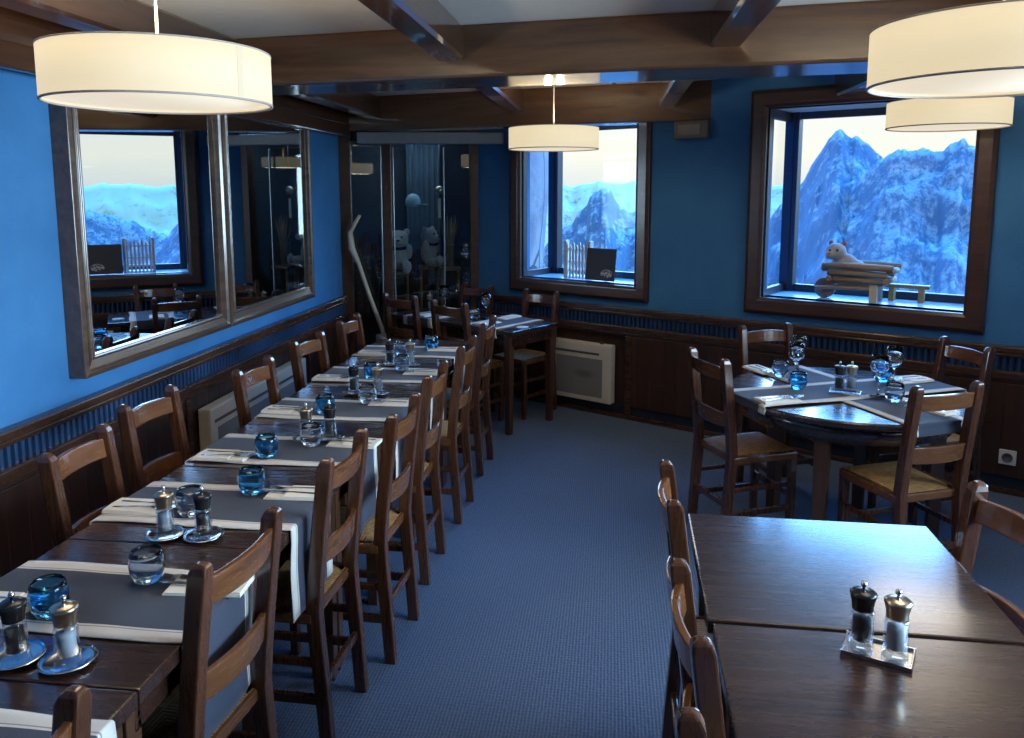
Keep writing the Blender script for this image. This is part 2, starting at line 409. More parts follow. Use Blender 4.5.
for i, x in enumerate((-1.93, -.77, .30, 1.33)):
    e = b2(x) + .03 if x < .66 else 5.66 - .5914 * (x - .57)
    struct(MB().box(x, x + .12, b1(x) + .33, e, 2.26, CEIL).build('ceiling_joist_%d' % (i + 5), M['joist'], None, .013, seg=1))

# ------------------------------------------------------------------ chair
def post(mb, x, path, wx, wy):
    return mb.rings([[(x - wx * k / 2, y - wy * k / 2, z), (x + wx * k / 2, y - wy * k / 2, z), (x + wx * k / 2, y + wy * k / 2, z), (x - wx * k / 2, y + wy * k / 2, z)] for y, z, k in path])
def ylean(z):
    return 0 if z < .46 else -.055 * ((z - .46) / .47) ** 1.2
chair = thing('ladder_back_chair', 'x', 'chair')
for sx in (-1, 1):
    m = MB(); x = sx * .15
    path = [(-.03, 0, .92), (-.018, .2, .96), (-.004, .38, 1), (0, .46, 1)] + [(ylean(z), z, 1) for z in (.56, .66, .76, .86)] + [(ylean(.90), .905, .98), (ylean(.925), .92, .8), (ylean(.93), .928, .45)]
    post(m, x, path, .038, .044); m.build('back_post', M['chair'], chair, .005)
for sx in (-1, 1):
    m = MB(); rs = []
    for z, k in ((0, .86), (.2, .95), (.45, 1.0)):
        h = .0175 * k; x = sx * .151; y = .335; rs.append([(x - h, y - h, z), (x + h, y - h, z), (x + h, y + h, z), (x - h, y + h, z)])
    m.rings(rs); m.build('front_leg', M['chair'], chair, .004)
for zc, hh in ((.852, .031), (.625, .034)):
    rs = []
    for i in range(11):
        t = -1 + i / 5; x = t * .146; arch = .006 * (1 - t * t); bow = -.028 * (1 - t * t); th = .009
        y0, y1 = ylean(zc - hh), ylean(zc + hh)
        rs.append([(x, y0 + bow - th, zc - hh), (x, y0 + bow + th, zc - hh), (x, y1 + bow + th, zc + hh + arch), (x, y1 + bow - th, zc + hh + arch)])
    MB().rings(rs).build('back_slat', M['slat'], chair, .004)
m = MB()
m.rings([[(-.15, .0, z), (.15, .0, z), (.15, .03, z), (-.15, .03, z)] for z in (.415, .452)])
m.rings([[(-.160, .325, z), (.160, .325, z), (.160, .358, z), (-.160, .358, z)] for z in (.415, .452)])
for sx in (-1, 1):
    m.rings([[(sx * .148, .0, z), (sx * .170, .0, z), (sx * .176, .345, z), (sx * .150, .345, z)] for z in (.415, .452)])
m.build('seat_frame', M['slat'], chair, .007)
rs = []
for i in range(9):
    v = i / 8; y = .008 + v * .345; hw = .135 + .016 * v; row = []
    for j in range(9):
        t = -1 + j / 4; row.append((t * hw, y, .4535 + .011 * (1 - t ** 4) * (1 - (2 * v - 1) ** 4)))
    rs.append(row)
m = MB().rings(rs, closed=False, caps=False, smooth=True)
m.box(-.14, .14, .012, .345, .425, .4535); m.build('rush_seat', M['rush'], chair)
for sx in (-1, 1):
    MB().box(-.010, .010, 0, .345, -.014, .014).build('stretcher', M['chair'], chair, .004, (sx * .158, -.012, .17))
    MB().box(-.009, .009, 0, .345, -.012, .012).build('stretcher', M['chair'], chair, .004, (sx * .158, -.006, .29))
MB().box(-.14, .14, -.009, .009, -.015, .015).build('stretcher', M['chair'], chair, .004, (0, .335, .23))
MB().box(-.14, .14, -.009, .009, -.014, .014).build('stretcher', M['chair'], chair, .004, (0, -.016, .21))
CH = Proto(chair)
def put_chair(pa, pb, face, label, group, push=0.0):
    """pa, pb: tops of the two back posts in plan; face: rough facing; the base lies in front of the leaning top"""
    a = Vector(pa); b = Vector(pb); c = (a + b) / 2; d = (b - a).normalized(); f = Vector((-d.y, d.x))
    if f.dot(Vector(face)) < 0: f = -f
    base = c + f * (.055 + push)
    CH.put((base.x, base.y, 0), math.atan2(f.y, f.x) - math.pi / 2, label, group)
G = 'chairs on the aisle side of the long table row'
for pa, pb, l in [((-.835, .77), (-.825, 1.065), 'ladder-back chair nearest the camera, only one post top showing at the bottom left edge'),
    ((-.84, 1.50), (-.815, 1.785), 'large ladder-back chair on the aisle side by the second runner from the front'),
    ((-.81, 2.165), (-.80, 2.45), 'ladder-back chair on the aisle side by the third runner from the front'),
    ((-.745, 2.635), (-.735, 2.925), 'ladder-back chair on the aisle side by the fourth runner from the front'),
    ((-.755, 3.22), (-.75, 3.52), 'ladder-back chair on the aisle side by the fifth runner from the front'),
    ((-.735, 3.865), (-.725, 4.17), 'ladder-back chair on the aisle side by the sixth runner from the front'),
    ((-.735, 4.56), (-.72, 4.87), 'last ladder-back chair on the aisle side, at the far end of the row')]:
    put_chair(pa, pb, (-1, 0), l, G)
G = 'chairs on the wall side of the long table row'
for pa, pb, l in [((-1.69, 1.55), (-1.69, 1.85), 'ladder-back chair on the wall side, a sliver of one post at the left edge'),
    ((-1.655, 2.11), (-1.675, 2.39), 'first whole ladder-back chair along the left wall, left of the napkin and salt mill'),
    ((-1.755, 2.642), (-1.745, 2.932), 'ladder-back chair along the left wall in front of the dark panelling before the heater'),
    ((-1.61, 3.235), (-1.60, 3.53), 'ladder-back chair along the left wall in front of the cream heater'),
    ((-1.635, 3.91), (-1.60, 4.22), 'ladder-back chair along the left wall just beyond the cream heater'),
    ((-1.61, 4.56), (-1.60, 4.87), 'last ladder-back chair along the left wall, near the crooked stick')]:
    put_chair(pa, pb, (1, 0), l, G)
G = 'chairs around the round table'
RT = Vector((1.13, 3.91))
for pa, pb, f, l in [((.404, 3.99), (.53, 3.71), (.9, .4), 'ladder-back chair left of the round table with its back to the aisle'),
    ((1.215, 3.275), (1.495, 3.395), (-.4, .9), 'ladder-back chair in front of the round table, its back slats lit blue'),
    ((.755, 4.675), (1.035, 4.79), (.4, -.9), 'ladder-back chair behind the round table against the window wall, left one'),
    ((1.77, 4.44), (1.875, 4.16), (-.9, -.4), 'ladder-back chair at the right of the round table below the big window')]:
    put_chair(pa, pb, f, l, G)
G = 'chairs at the bare tables'
for pa, pb, f, l in [((.165, 2.26), (.165, 1.955), (1, 0), 'ladder-back chair on the aisle side of the bare table, farthest of the three there'),
    ((.150, 1.628), (.165, 1.333), (1, 0), 'ladder-back chair on the aisle side of the bare table, middle of the three there'),
    ((.125, 1.13), (.13, .83), (1, 0), 'ladder-back chair on the aisle side of the bare table, nearest, only a post top showing'),
    ((.985, 2.19), (1.05, 1.90), (-1, -.1), 'ladder-back chair right of the bare table, half out of frame below the wall socket')]:
    put_chair(pa, pb, f, l, G)
G = 'chairs around the far table'
for pa, pb, f, l in [((-1.70, 5.88), (-1.45, 5.74), (.5, .87), 'ladder-back chair at the far table in front of the plush bear, left one'),
    ((-1.255, 5.55), (-1.005, 5.395), (.5, .87), 'ladder-back chair at the far table, standing right of the one before the plush bear'),
    ((-1.226, 6.609), (-.976, 6.449), (-.5, -.85), 'ladder-back chair behind the far table in the corner next to the display cabinet'),
    ((-.66, 6.27), (-.41, 6.10), (-.55, -.83), 'ladder-back chair behind the far table under the small window')]:
    put_chair(pa, pb, f, l, G)

# ------------------------------------------------------------------ tables
TZ = .74
def table_parts(t, w, d, frame=.035):
    """w along local x, d along local y, centred"""
    x, y = w / 2, d / 2
    MB().box(-x, x, -y + .002, y - .002, TZ - .035, TZ).build('tabletop', M['top'], t, .005)
    m = MB(); i = frame; th = .022
    m.box(-x + i, x - i, -y + i, -y + i + th, TZ - .115, TZ - .036).box(-x + i, x - i, y - i - th, y - i, TZ - .115, TZ - .036)
    m.box(-x + i, -x + i + th, -y + i, y - i, TZ - .115, TZ - .036).box(x - i - th, x - i, -y + i, y - i, TZ - .115, TZ - .036)
    m.build('apron', M['top'], t, .002)
    for sx in (-1, 1):
        for sy in (-1, 1):
            cx, cy = sx * (x - frame + .0 - .025), sy * (y - .03)
            MB().rings([[(cx - h, cy - h, z), (cx + h, cy - h, z), (cx + h, cy + h, z), (cx - h, cy + h, z)] for z, h in ((0, .020), (.62, .025), (TZ - .036, .025))]).build('leg', M['tleg'], t, .003)
XA, XB = -1.49, -.896
YB = [.62, 1.335, 1.95, 2.545, 3.06, 3.69, 4.375, 5.0]
RY = [1.085, 1.65, 2.22, 2.745, 3.305, 3.98, 4.59]
for i in range(7):
    w = XB - XA; d = YB[i + 1] - YB[i]
    lab = 'dark wooden table of the long row, %s from the camera' % ORD[i] if i else 'dark wooden table nearest the camera in the long row, cut off by the frame'
    t = thing('dining_table', lab, 'table', ((XA + XB) / 2, (YB[i] + YB[i + 1]) / 2, 0), 0, 'tables in the long row')
    table_parts(t, w, d)
for i, (yc, l) in enumerate([(2.03, 'bare dark wooden table farther from the camera, reflecting the window in bright blue'), (1.458, 'bare dark wooden table in the near right corner, carrying the two mills on a tray')]):
    t = thing('dining_table', l, 'table', (.572, yc, 0), R(-1.0), 'bare tables at the right'); table_parts(t, .676, .612 if yc > 2 else .516)
E1 = Vector((.55, .835)); E2 = Vector((-.835, .55)); AF = math.atan2(-E2.y, -E2.x); C1 = Vector((-.37, 5.77))
def far(a, b): p = C1 + E1 * a + E2 * b; return p.x, p.y
for b0, b1_, l in [(0, .76, 'dark wooden far table near the window wall heater, nearer half'), (.76, 1.30, 'dark wooden far table beside the display cabinet, farther half')]:
    x, y = far(-.26, (b0 + b1_) / 2)
    t = thing('dining_table', l, 'table', (x, y, 0), AF, 'far tables'); table_parts(t, b1_ - b0 - .006, .52)
t = thing('round_table', 'round dark wooden table with crossed runners and wine glasses', 'table', (RT.x, RT.y, 0))
MB().lathe([(0, TZ - .035), (.525, TZ - .035), (.543, TZ - .03), (.546, TZ - .012), (.5405, TZ - .0006), (.539, TZ), (.537, TZ), (.30, TZ), (0, TZ)], 72).build('tabletop', M['top'], t)
m = MB().lathe([(.44, TZ - .12), (.46, TZ - .12), (.46, TZ - .035), (.44, TZ - .035)], 48, closed=True); m.build('apron', M['top'], t)
for a in (62, 128, 242, 352):
    a = R(a); cx, cy = .41 * math.cos(a), .41 * math.sin(a)
    MB().rings([[(-h, -h, z), (h, -h, z), (h, h, z), (-h, h, z)] for z, h in ((0, .026), (.6, .031), (TZ - .036, .031))]).build('leg', M['tleg'], t, .004, (cx, cy, 0), a)

# ------------------------------------------------------------------ runners
def runner_mesh(half, hang_l, hang_r, width=.315, seed=0):
    """strip along local x over a top of half-length half, z=0 on the table top"""
    rnd = random.Random(seed); r = .007; pts = []
    def hangpath(sgn, h):
        p = []
        for k in range(1, 6):
            a = R(90 * k / 5); p.append((sgn * (half + .001 + r * math.sin(a)), -.0 - r * (1 - math.cos(a)) + .004))
        for k in range(1, 9): p.append((sgn * (half + .001 + r + .002 * math.sin(k * .8 + seed)), .004 - r - h * k / 8))
        return p
    L = hangpath(-1, hang_l) if hang_l > .005 else []
    Rr = hangpath(1, hang_r) if hang_r > .005 else []
    pts = list(reversed(L)) + [(-half + .002 + (2 * half - .004) * k / 20, .004) for k in range(21)] + Rr
    n = 16; top = []; m = MB(); rs = []
    for i, (x, z) in enumerate(pts):
        p0 = pts[max(i - 1, 0)]; p1 = pts[min(i + 1, len(pts) - 1)]; tx, tz = p1[0] - p0[0], p1[1] - p0[1]; l = math.hypot(tx, tz); nx, nz = -tz / l, tx / l
        row = []; row2 = []
        for j in range(n + 1):
            y = (j / n - .5) * width
            dep = max(0, -z - .02); wv = .004 * math.sin(j * .55 + seed * 2) * min(1, dep * 6) * (1 if x > 0 else -1)
            wz = .0012 * math.sin(i * .7 + j * .5 + seed) if dep == 0 else 0
            row.append((x + wv + nx * .0015, y + (.004 * math.sin(i * .35 + seed)), z + max(wz, -.0008) + nz * .0015)); row2.append((x + wv - nx * .0015, y + (.004 * math.sin(i * .35 + seed)), z + max(wz, -.0008) - nz * .0015))
        rs.append(row + row2[::-1])
    return m.rings(rs, smooth=True)
RG = 'table runners on the long row'
for i, y in enumerate(RY):
    o = runner_mesh((XB - XA) / 2, .10, .27, .315, i).build('table_runner', M['runner'], None, 0, ((XA + XB) / 2, y, TZ))
    tag(o, 'slate table runner with cream borders, %s from the camera on the long row' % ORD[i] if i else 'slate table runner with cream border cut off at the bottom left corner of the photo', 'table runner', RG)
for (ang, hl, hr, dz, half, l) in [(R(23), .03, .03, .006, .545, 'slate table runner lying left to right across the round table, on top'), (R(-65.0), .0, .045, 0, .545, 'slate table runner crossing under the other on the round table, end hanging at the front')]:
    o = runner_mesh(half, hl, hr, .315, 3).build('table_runner', M['runner'], None, 0, (RT.x, RT.y, TZ + dz), ang)
    tag(o, l, 'table runner', 'runners on the round table')
for b, l in [(.31, 'slate table runner with cream borders on the nearer half of the far table'), (.95, 'slate table runner with cream borders on the farther half of the far table')]:
    x, y = far(-.26, b)
    o = runner_mesh(.255, .06, .06, .315, 5).build('table_runner', M['runner'], None, 0, (x, y, TZ), math.atan2(E1.y, E1.x)); tag(o, l, 'table runner', 'runners on the far table')
ZT = TZ + .0065      # on a runner

# ------------------------------------------------------------------ tableware
def tumbler(kind):
    t = MB(); h = .082
    prof = [(0, .0), (.022, .0), (.031, .006), (.040, .028), (.0425, .048), (.0395, .068), (.0355, h), (.0335, h), (.0372, .066), (.0400, .048), (.0372, .030), (.026, .017), (0, .015)]
    return t.lathe(prof, 28)
TG = {}
def put_tumbler(x, y, kind, label, z=ZT):
    mat = {'blue': M['bglass'], 'clear': M['glass'], 'smoky': M['sglass']}[kind]
    if kind not in TG:
        o = tumbler(kind).build('tumbler', mat); TG[kind] = o
    else:
        o = TG[kind].copy(); col.objects.link(o)
    o.location = (x, y, z); tag(o, label, 'glass', 'rounded tumblers')
for x, y, k, l in [(-1.25, 1.56, 'blue', 'deep blue rounded tumbler beside the nearest pair of mills at the left edge'),
    (-1.12, 1.735, 'smoky', 'smoky clear tumbler on the second runner, beside the cream napkin with a fork'),
    (-1.225, 2.13, 'smoky', 'clear tumbler standing right behind the second pair of mills'),
    (-1.12, 2.315, 'blue', 'bright blue tumbler on the third runner, beside the napkin near the aisle'),
    (-1.22, 2.65, 'blue', 'bright blue tumbler on the fourth runner, beside the napkin at the wall side'),
    (-1.21, 3.22, 'blue', 'blue tumbler standing behind the third pair of mills'),
    (-1.11, 2.80, 'clear', 'clear tumbler standing in front of the third pair of mills'),
    (-1.20, 3.87, 'blue', 'blue tumbler standing behind the fourth pair of mills'),
    (-1.085, 3.42, 'clear', 'clear tumbler standing in front of the fourth pair of mills'),
    (-1.10, 4.08, 'smoky', 'clear tumbler in front of the farthest pair of mills on the row'),
    (-1.20, 4.46, 'smoky', 'faint clear tumbler behind the farthest pair of mills on the row'),
    (-1.07, 4.66, 'blue', 'small blue tumbler on the last runner at the far end of the row'),
    (.90, 3.89, 'blue', 'blue tumbler on the round table beneath the left pair of wine glasses'),
    (.87, 4.15, 'smoky', 'smoky tumbler on the round table beside the back left napkin'),
    (1.28, 3.71, 'smoky', 'smoky tumbler on the round table beside the front right napkin'),
    (1.35, 4.10, 'blue', 'blue tumbler on the round table behind the right pair of wine glasses')]:
    put_tumbler(x, y, k, l, ZT + (.0055 if x > 0 else 0))
x, y = far(-.26, .60); put_tumbler(x, y, 'clear', 'small clear tumbler on the far table left of the blue wine glass', TZ)

def wine_glass():
    prof = [(0, 0), (.036, 0), (.036, .003), (.012, .007), (.0045, .014), (.0038, .085), (.010, .094), (.030, .112), (.0405, .138), (.040, .158), (.033, .195), (.0318, .195), (.0386, .158), (.039, .138), (.0285, .1135), (.008, .098), (0, .0965)]
    return MB().lathe(prof, 28)
wg = None
def put_wine(x, y, z, label):
    global wg
    if wg is None: o = wg = wine_glass().build('wine_glass', M['glass'])
    else: o = wg.copy(); col.objects.link(o)
    o.location = (x, y, z); tag(o, label, 'wine glass', 'stemmed wine glasses')
put_wine(.925, 4.06, ZT + .0055, 'stemmed wine glass on the round table, front one of the left pair')
put_wine(.985, 4.28, ZT, 'stemmed wine glass on the round table, back one of the left pair')
put_wine(1.235, 3.79, ZT + .0055, 'stemmed wine glass on the round table, front one of the right pair')
put_wine(1.37, 4.00, ZT + .0055, 'stemmed wine glass on the round table, back one of the right pair')
x, y = far(-.22, .52); put_wine(x, y, TZ, 'stemmed wine glass catching blue light on the far table near the corner')
x, y = far(-.12, 1.06); put_wine(x, y, ZT, 'stemmed wine glass on the far half of the far table before the cabinet')

def mill(black):
    t = thing('pepper_mill' if black else 'salt_mill', 'x', 'mill')
    MB().lathe([(0, 0), (.0245, 0), (.026, .003), (.0243, .03), (.0230, .055), (.0232, .075), (.0225, .084), (.0205, .084), (.0210, .075), (.0205, .055), (.021, .018), (0, .016)], 24).build('body', M['acryl'], t)
    MB().lathe([(0, .0165), (.0185, .0185), (.0178, .055), (.0180, .066), (0, .068)], 20).build('contents', M['pepper'] if black else M['salt'], t)
    MB().lathe([(0, .0845), (.0208, .0845), (.0212, .088), (.0225, .100), (.0258, .114), (.0272, .118), (.0270, .1205), (.022, .1245), (.008, .128), (0, .1285)], 24).build('cap', M['black'] if black else M['brass'], t); cap = t.children[-1]
    MB().lathe([(0, .128), (.0035, .128), (.003, .132), (.0062, .136), (.0068, .140), (.0045, .145), (0, .146)], 16).build('knob', M['steel'], cap)
    return Proto(t)
PM, SM = mill(True), mill(False)
sau = MB().lathe([(0, 0), (.030, 0), (.044, .005), (.053, .009), (.055, .010), (.0545, .0115), (.043, .0075), (.030, .0035), (0, .003)], 36)
sp = None
def put_saucer(x, y, z, label):
    global sp
    if sp is None: o = sp = sau.build('saucer', M['steel'])
    else: o = sp.copy(); col.objects.link(o)
    o.location = (x, y, z); tag(o, label, 'saucer', 'steel saucers under the mills')
NP = ['nearest', 'second', 'third', 'fourth', 'farthest']
for i, ((px, py), (sx, sy)) in enumerate([((-1.205, 1.40), (-1.09, 1.40)), ((-1.115, 2.0), (-1.225, 1.995)), ((-1.075, 2.905), (-1.16, 2.88)), ((-1.205, 3.595), (-1.09, 3.60)), ((-1.205, 4.22), (-1.09, 4.225))]):
    wh = NP[i] + ' pair of mills on the long row'
    for x, y, P, what in ((px, py, PM, 'dark'), (sx, sy, SM, 'white')):
        put_saucer(x, y, TZ, 'steel saucer under the %s mill, %s' % ('pepper' if P is PM else 'salt', wh))
        P.put((x, y, TZ + .0032), 0, ('glass pepper mill with dark filling, of the ' if P is PM else 'glass salt mill with pewter cap, of the ') + wh, 'pepper mills' if P is PM else 'salt mills')
def put_tray(x, y, rz, z, w, d, label):
    m = MB().box(-w / 2, w / 2, -d / 2, d / 2, 0, .004)
    mitred_flat = [(0, .004), (0, .010), (.004, .010), (.004, 0)]
    for a, b, c, e in ((-w / 2, w / 2, -d / 2, -d / 2 + .004), (-w / 2, w / 2, d / 2 - .004, d / 2), (-w / 2, -w / 2 + .004, -d / 2, d / 2), (w / 2 - .004, w / 2, -d / 2, d / 2)): m.box(a, b, c, e, .004, .010)
    o = m.build('mill_tray', M['steel'], None, .0012, (x, y, z), rz); return tag(o, label, 'tray', 'mill trays')
put_tray(.566, 1.64, R(-24), TZ, .135, .085, 'rectangular steel tray with two mills on the bare table')
PM.put((.535, 1.655, TZ + .0042), 0, 'pepper mill with black cap on the tray on the bare table', 'pepper mills')
SM.put((.595, 1.628, TZ + .0042), 0, 'salt mill with pewter cap on the tray on the bare table', 'salt mills')
put_tray(1.10, 3.83, R(-20), ZT + .0055, .135, .085, 'rectangular steel tray with two mills on the round table')
PM.put((1.075, 3.84, ZT + .0100), 0, 'pepper mill with black cap on the tray on the round table', 'pepper mills')
SM.put((1.13, 3.845, ZT + .0100), 0, 'salt mill with pewter cap on the tray on the round table', 'salt mills')
x, y = far(-.18, 1.17); SM.put((x, y, TZ), 0, 'salt mill on the far table between the two left chairs', 'salt mills')

# napkins: folded pocket, local x = long side, cutlery slid in from the -x end
def napkin():
    m = MB(); w, d = .19, .105
    for k, (x0, x1, z0, z1, s) in enumerate([(-w / 2, w / 2, 0, .0035, 0), (-w / 2 + .004, w / 2, .0035, .007, .002), (-w / 2 + .06, w / 2 - .001, .007, .0105, .004)]):
        m.rings([[(x0, -d / 2 + s, z0), (x1, -d / 2 + s, z0), (x1, -d / 2 + s, z1), (x0, -d / 2 + s, z1)], [(x0, 0, z0), (x1, 0, z0), (x1, 0, z1 + .0025), (x0, 0, z1 + .0025)], [(x0, d / 2 - s, z0), (x1, d / 2 - s, z0), (x1, d / 2 - s, z1), (x0, d / 2 - s, z1)]])
    return m
def fork():
    m = MB(); L = .17
    m.rings([[(x, -w, z), (x, w, z), (x, w, z + .0022), (x, -w, z + .0022)] for x, w, z in ((-.045, .010, .004), (-.035, .0125, .001), (-.022, .010, .0), (-.008, .004, .003), (.03, .003, .003), (.10, .0055, .0), (.11, .004, 0))])
    for k in range(4):
        y = -.0088 + k * .00587; m.rings([[(x, y - .0014, z), (x, y + .0014, z), (x, y + .0014, z + .002), (x, y - .0014, z + .002)] for x, z in ((-.088, .007), (-.065, .003), (-.044, .004))])
    return m
def knife():
    m = MB()
    m.rings([[(x, y0, z), (x, y1, z), (x, y1, z + .0022), (x, y0, z + .0022)] for x, y0, y1, z in ((-.088, -.001, .001, .001), (-.07, -.007, .006, .001), (0, -.008, .006, .001), (.015, -.004, .004, .0012), (.10, -.006, .006, .0), (.11, -.004, .004, 0))])
    return m
NAP = FRK = KNF = None
def put_napkin(x, y, rz, z, where, cut=True):
    global NAP, FRK, KNF
    def use(p, mk, nm, mat):
        if p is None: o = mk().build(nm, mat, None, .0008 if nm == 'folded_napkin' else 0); return o, o
        o = p.copy(); col.objects.link(o); return p, o
    NAP, o = use(NAP, napkin, 'folded_napkin', M['cream']); o.location = (x, y, z); o.rotation_euler = (0, 0, rz)
    tag(o, 'cream napkin ' + where, 'napkin', 'folded napkins with cutlery')
    if not cut: return
    mt = Matrix.Rotation(rz, 4, 'Z')
    for kind, dy in (('fork', .018), ('knife', -.014)):
        p = mt @ Vector((-.035, dy, 0))
        if kind == 'fork': FRK, o = use(FRK, fork, 'fork', M['steel'])
        else: KNF, o = use(KNF, knife, 'table_knife', M['steel'])
        o.location = (x + p.x, y + p.y, z + .0105); o.rotation_euler = (0, 0, rz + R(4 if kind == 'fork' else -3))
        tag(o, '%s on the napkin %s' % ('fork' if kind == 'fork' else 'knife', where), kind, kind + 's on napkins')
for x, y, rz, w in [(-1.40, 2.16, 180, 'at the wall side of the third runner, before a wall chair'),
    (-.955, 1.73, 4, 'at the aisle side of the second runner'),
    (-.97, 2.325, 2, 'at the aisle side of the third runner'),
    (-1.375, 2.64, 180, 'at the wall side of the fourth runner'),
    (-.955, 2.84, -3, 'at the aisle side of the fourth runner'),
    (-1.395, 3.245, 176, 'at the wall side of the fifth runner, before the heater'),
    (-.975, 3.425, 2, 'at the aisle side of the fifth runner'),
    (-1.40, 3.85, 181, 'at the wall side of the sixth runner'),
    (-.975, 4.03, 0, 'at the aisle side of the sixth runner'),
    (-1.37, 4.50, 180, 'at the wall side of the last runner'),
    (-.99, 4.65, 0, 'at the aisle side of the last runner'),
    (-1.40, 1.58, 182, 'at the left edge, behind the pepper mill')]:
    put_napkin(x, y, R(rz), ZT, w)
put_napkin(.80, 4.30, R(115), ZT, 'at the back left of the round table')
put_napkin(.76, 3.66, R(203), ZT + .0055, 'at the front left of the round table')
put_napkin(1.40, 3.60, R(-55), ZT, 'at the front right of the round table')
put_napkin(1.50, 4.13, R(25), ZT + .0055, 'at the back right of the round table')
x, y = far(-.10, .40); put_napkin(x, y, math.atan2(E1.y, E1.x), ZT, 'at the wall side of the nearer half of the far table', False)
x, y = far(-.40, .34); put_napkin(x, y, math.atan2(-E1.y, -E1.x), ZT, 'at the aisle side of the nearer half of the far table', False)
x, y = far(-.40, .95); put_napkin(x, y, math.atan2(-E1.y, -E1.x), ZT, 'at the aisle side of the farther half of the far table', False)
x, y = far(-.33, .075); o = MB().lathe([(0, 0), (.04, 0), (.043, .002), (.04, .004), (0, .004)], 24).build('coaster', M['white'], None, 0, (x, y, TZ)); tag(o, 'small round white coaster at the window end of the far table', 'coaster')

# ------------------------------------------------------------------ pendant lamps
def lamp(x, y, z, r, h, label, power=34.0, seam=None):
    t = thing('pendant_lamp', label, 'lamp', (x, y, z), 0, 'drum pendant lamps')
    MB().lathe([(r, 0.004), (r, h - .004), (r - .004, h - .004), (r - .004, .004)], 64, closed=True).build('lamp_shade', M['shadecloth'], t)
    m = MB().lathe([(r + .0012, 0), (r + .0012, .005), (r - .005, .005), (r - .005, 0)], 64, closed=True)
    m.lathe([(r + .0012, h - .004), (r + .0012, h), (r - .006, h), (r - .006, h - .004)], 64, closed=True); m.build('shade_trim', M['shaderim'], t)
    MB().lathe([(0, .010), (r - .006, .010), (r - .006, .014), (0, .014)], 64).build('diffuser', M['diffuser'], t)
    if seam is not None:
        a = R(seam); w = .009; MB().rings([[((r + q) * math.cos(a + e), (r + q) * math.sin(a + e), z_) for q, e in ((.0, -w / r), (.0012, -w / r), (.0012, w / r), (.0, w / r))] for z_ in (.007, h - .006)]).build('seam', shade_mat('shade_seam_fabric', (.80, .66, .42), .58), t)
    m = MB()
    for k in range(3): a = R(120 * k); m.tube([(0, 0, h - .02), (math.cos(a) * (r - .005), math.sin(a) * (r - .005), h - .012)], .003, 6)
    m.lathe([(0, h - .06), (.02, h - .06), (.022, h - .01), (.01, h + .02), (0, h + .02)], 16); m.build('lamp_holder', M['white'], t)
    MB().tube([(0, 0, h + .01), (0, 0, CEIL - z - .02)], .0035, 8).build('cord', M['cream'], t)
    MB().lathe([(0, CEIL - z - .03), (.045, CEIL - z - .03), (.05, CEIL - z), (0, CEIL - z)], 24).build('ceiling_rose', M['white'], t)
    ld = bpy.data.lights.new('lamp_bulb', 'POINT'); ld.energy = power; ld.color = (1, .80, .52); ld.shadow_soft_size = .06
    lo = bpy.data.objects.new('lamp_bulb', ld); col.objects.link(lo); lo.parent = t; lo.location = (0, 0, h * .62)
    ld2 = bpy.data.lights.new('lamp_glow', 'AREA'); ld2.shape = 'DISK'; ld2.size = r * 1.8; ld2.energy = 3.0; ld2.color = (1, .84, .62)
    lo = bpy.data.objects.new('lamp_glow', ld2); col.objects.link(lo); lo.parent = t; lo.location = (0, 0, -.004)
lamp(-1.19, 2.04, 1.925, .283, .135, 'large cream drum pendant lamp hanging above the long row at top left', 50.0, -19)
lamp(.885, 2.03, 1.94, .28, .135, 'large cream drum pendant lamp above the bare tables at top right')
lamp(1.63, 4.25, 2.0, .275, .13, 'cream drum pendant lamp partly behind the top right one, before the big window', 16.0)
lamp(-.36, 4.97, 1.945, .275, .132, 'small looking cream drum pendant lamp hanging in front of the small window', 12.0)

# ------------------------------------------------------------------ mirrors
MZ = -.1
def wall_mirror(y0, y1, label):
    t = thing('wall_mirror', label, 'mirror', (XL, (y0 + y1) / 2, .935), R(90), 'tall framed mirrors on the left wall')
    w = (y1 - y0) / 2; h = 2.20 - .935; f = .085
    # local x along wall, local -y into the room
    mitred(MB(), -w + f, w - f, f, h - f, [(f, 0), (f, -.075), (f - .02, -.082), (f - .032, -.070), (.018, -.062), (.012, -.070), (.0, -.066), (0, -.02), (0, 0)]).build('mirror_frame', M['mframe'], t, .003)
    MB().box(-w + f - .01, w - f + .01, -.05, -.02, f - .01, h - f + .01).build('mirror_glass', M['mirror'], t).rotation_euler = (R(.0), 0, R(MZ))
wall_mirror(2.96, 4.23, 'tall framed mirror on the blue wall, the nearer one reflecting the window')
wall_mirror(4.235, 5.53, 'tall framed mirror on the blue wall, the farther one next to the cabinet')

# ------------------------------------------------------------------ heaters
def heater(loc, rz, L, label, h=.45):
    t = thing('panel_heater', label, 'heater', loc, rz, 'cream wall heaters')
    hb = MB().box(0, L, -.085, -.01, 0, h).build('heater_body', M['heater'], t, .012)
    m = MB().box(.07, L - .07, -.088, -.080, .04, h - .115); m.build('heater_grille', M['heatgrey'], t, .002)
    m = MB().box(.04, L - .10, -.087, -.082, h - .085, h - .068); m.build('air_slot', M['plastic'], hb)
    MB().lathe([(0, 0), (.018, 0), (.016, .012), (0, .013)], 16).build('thermostat_knob', M['dsteel'], hb, 0, (L - .10, -.045, h))
    m = MB().box(.1, .14, -.01, .0, .05, h - .05).box(L - .14, L - .1, -.01, .0, .05, h - .05); m.build('wall_bracket', M['dsteel'], t)
heater((XL + .006, 3.92, .12), R(90), 1.36, 'long cream panel heater low on the left wall behind the chairs', .42)
heater(tuple(rw(-1.16, -.006, .10)), AW, .56, 'cream panel heater with grey front low on the window wall beside the far table', .45)

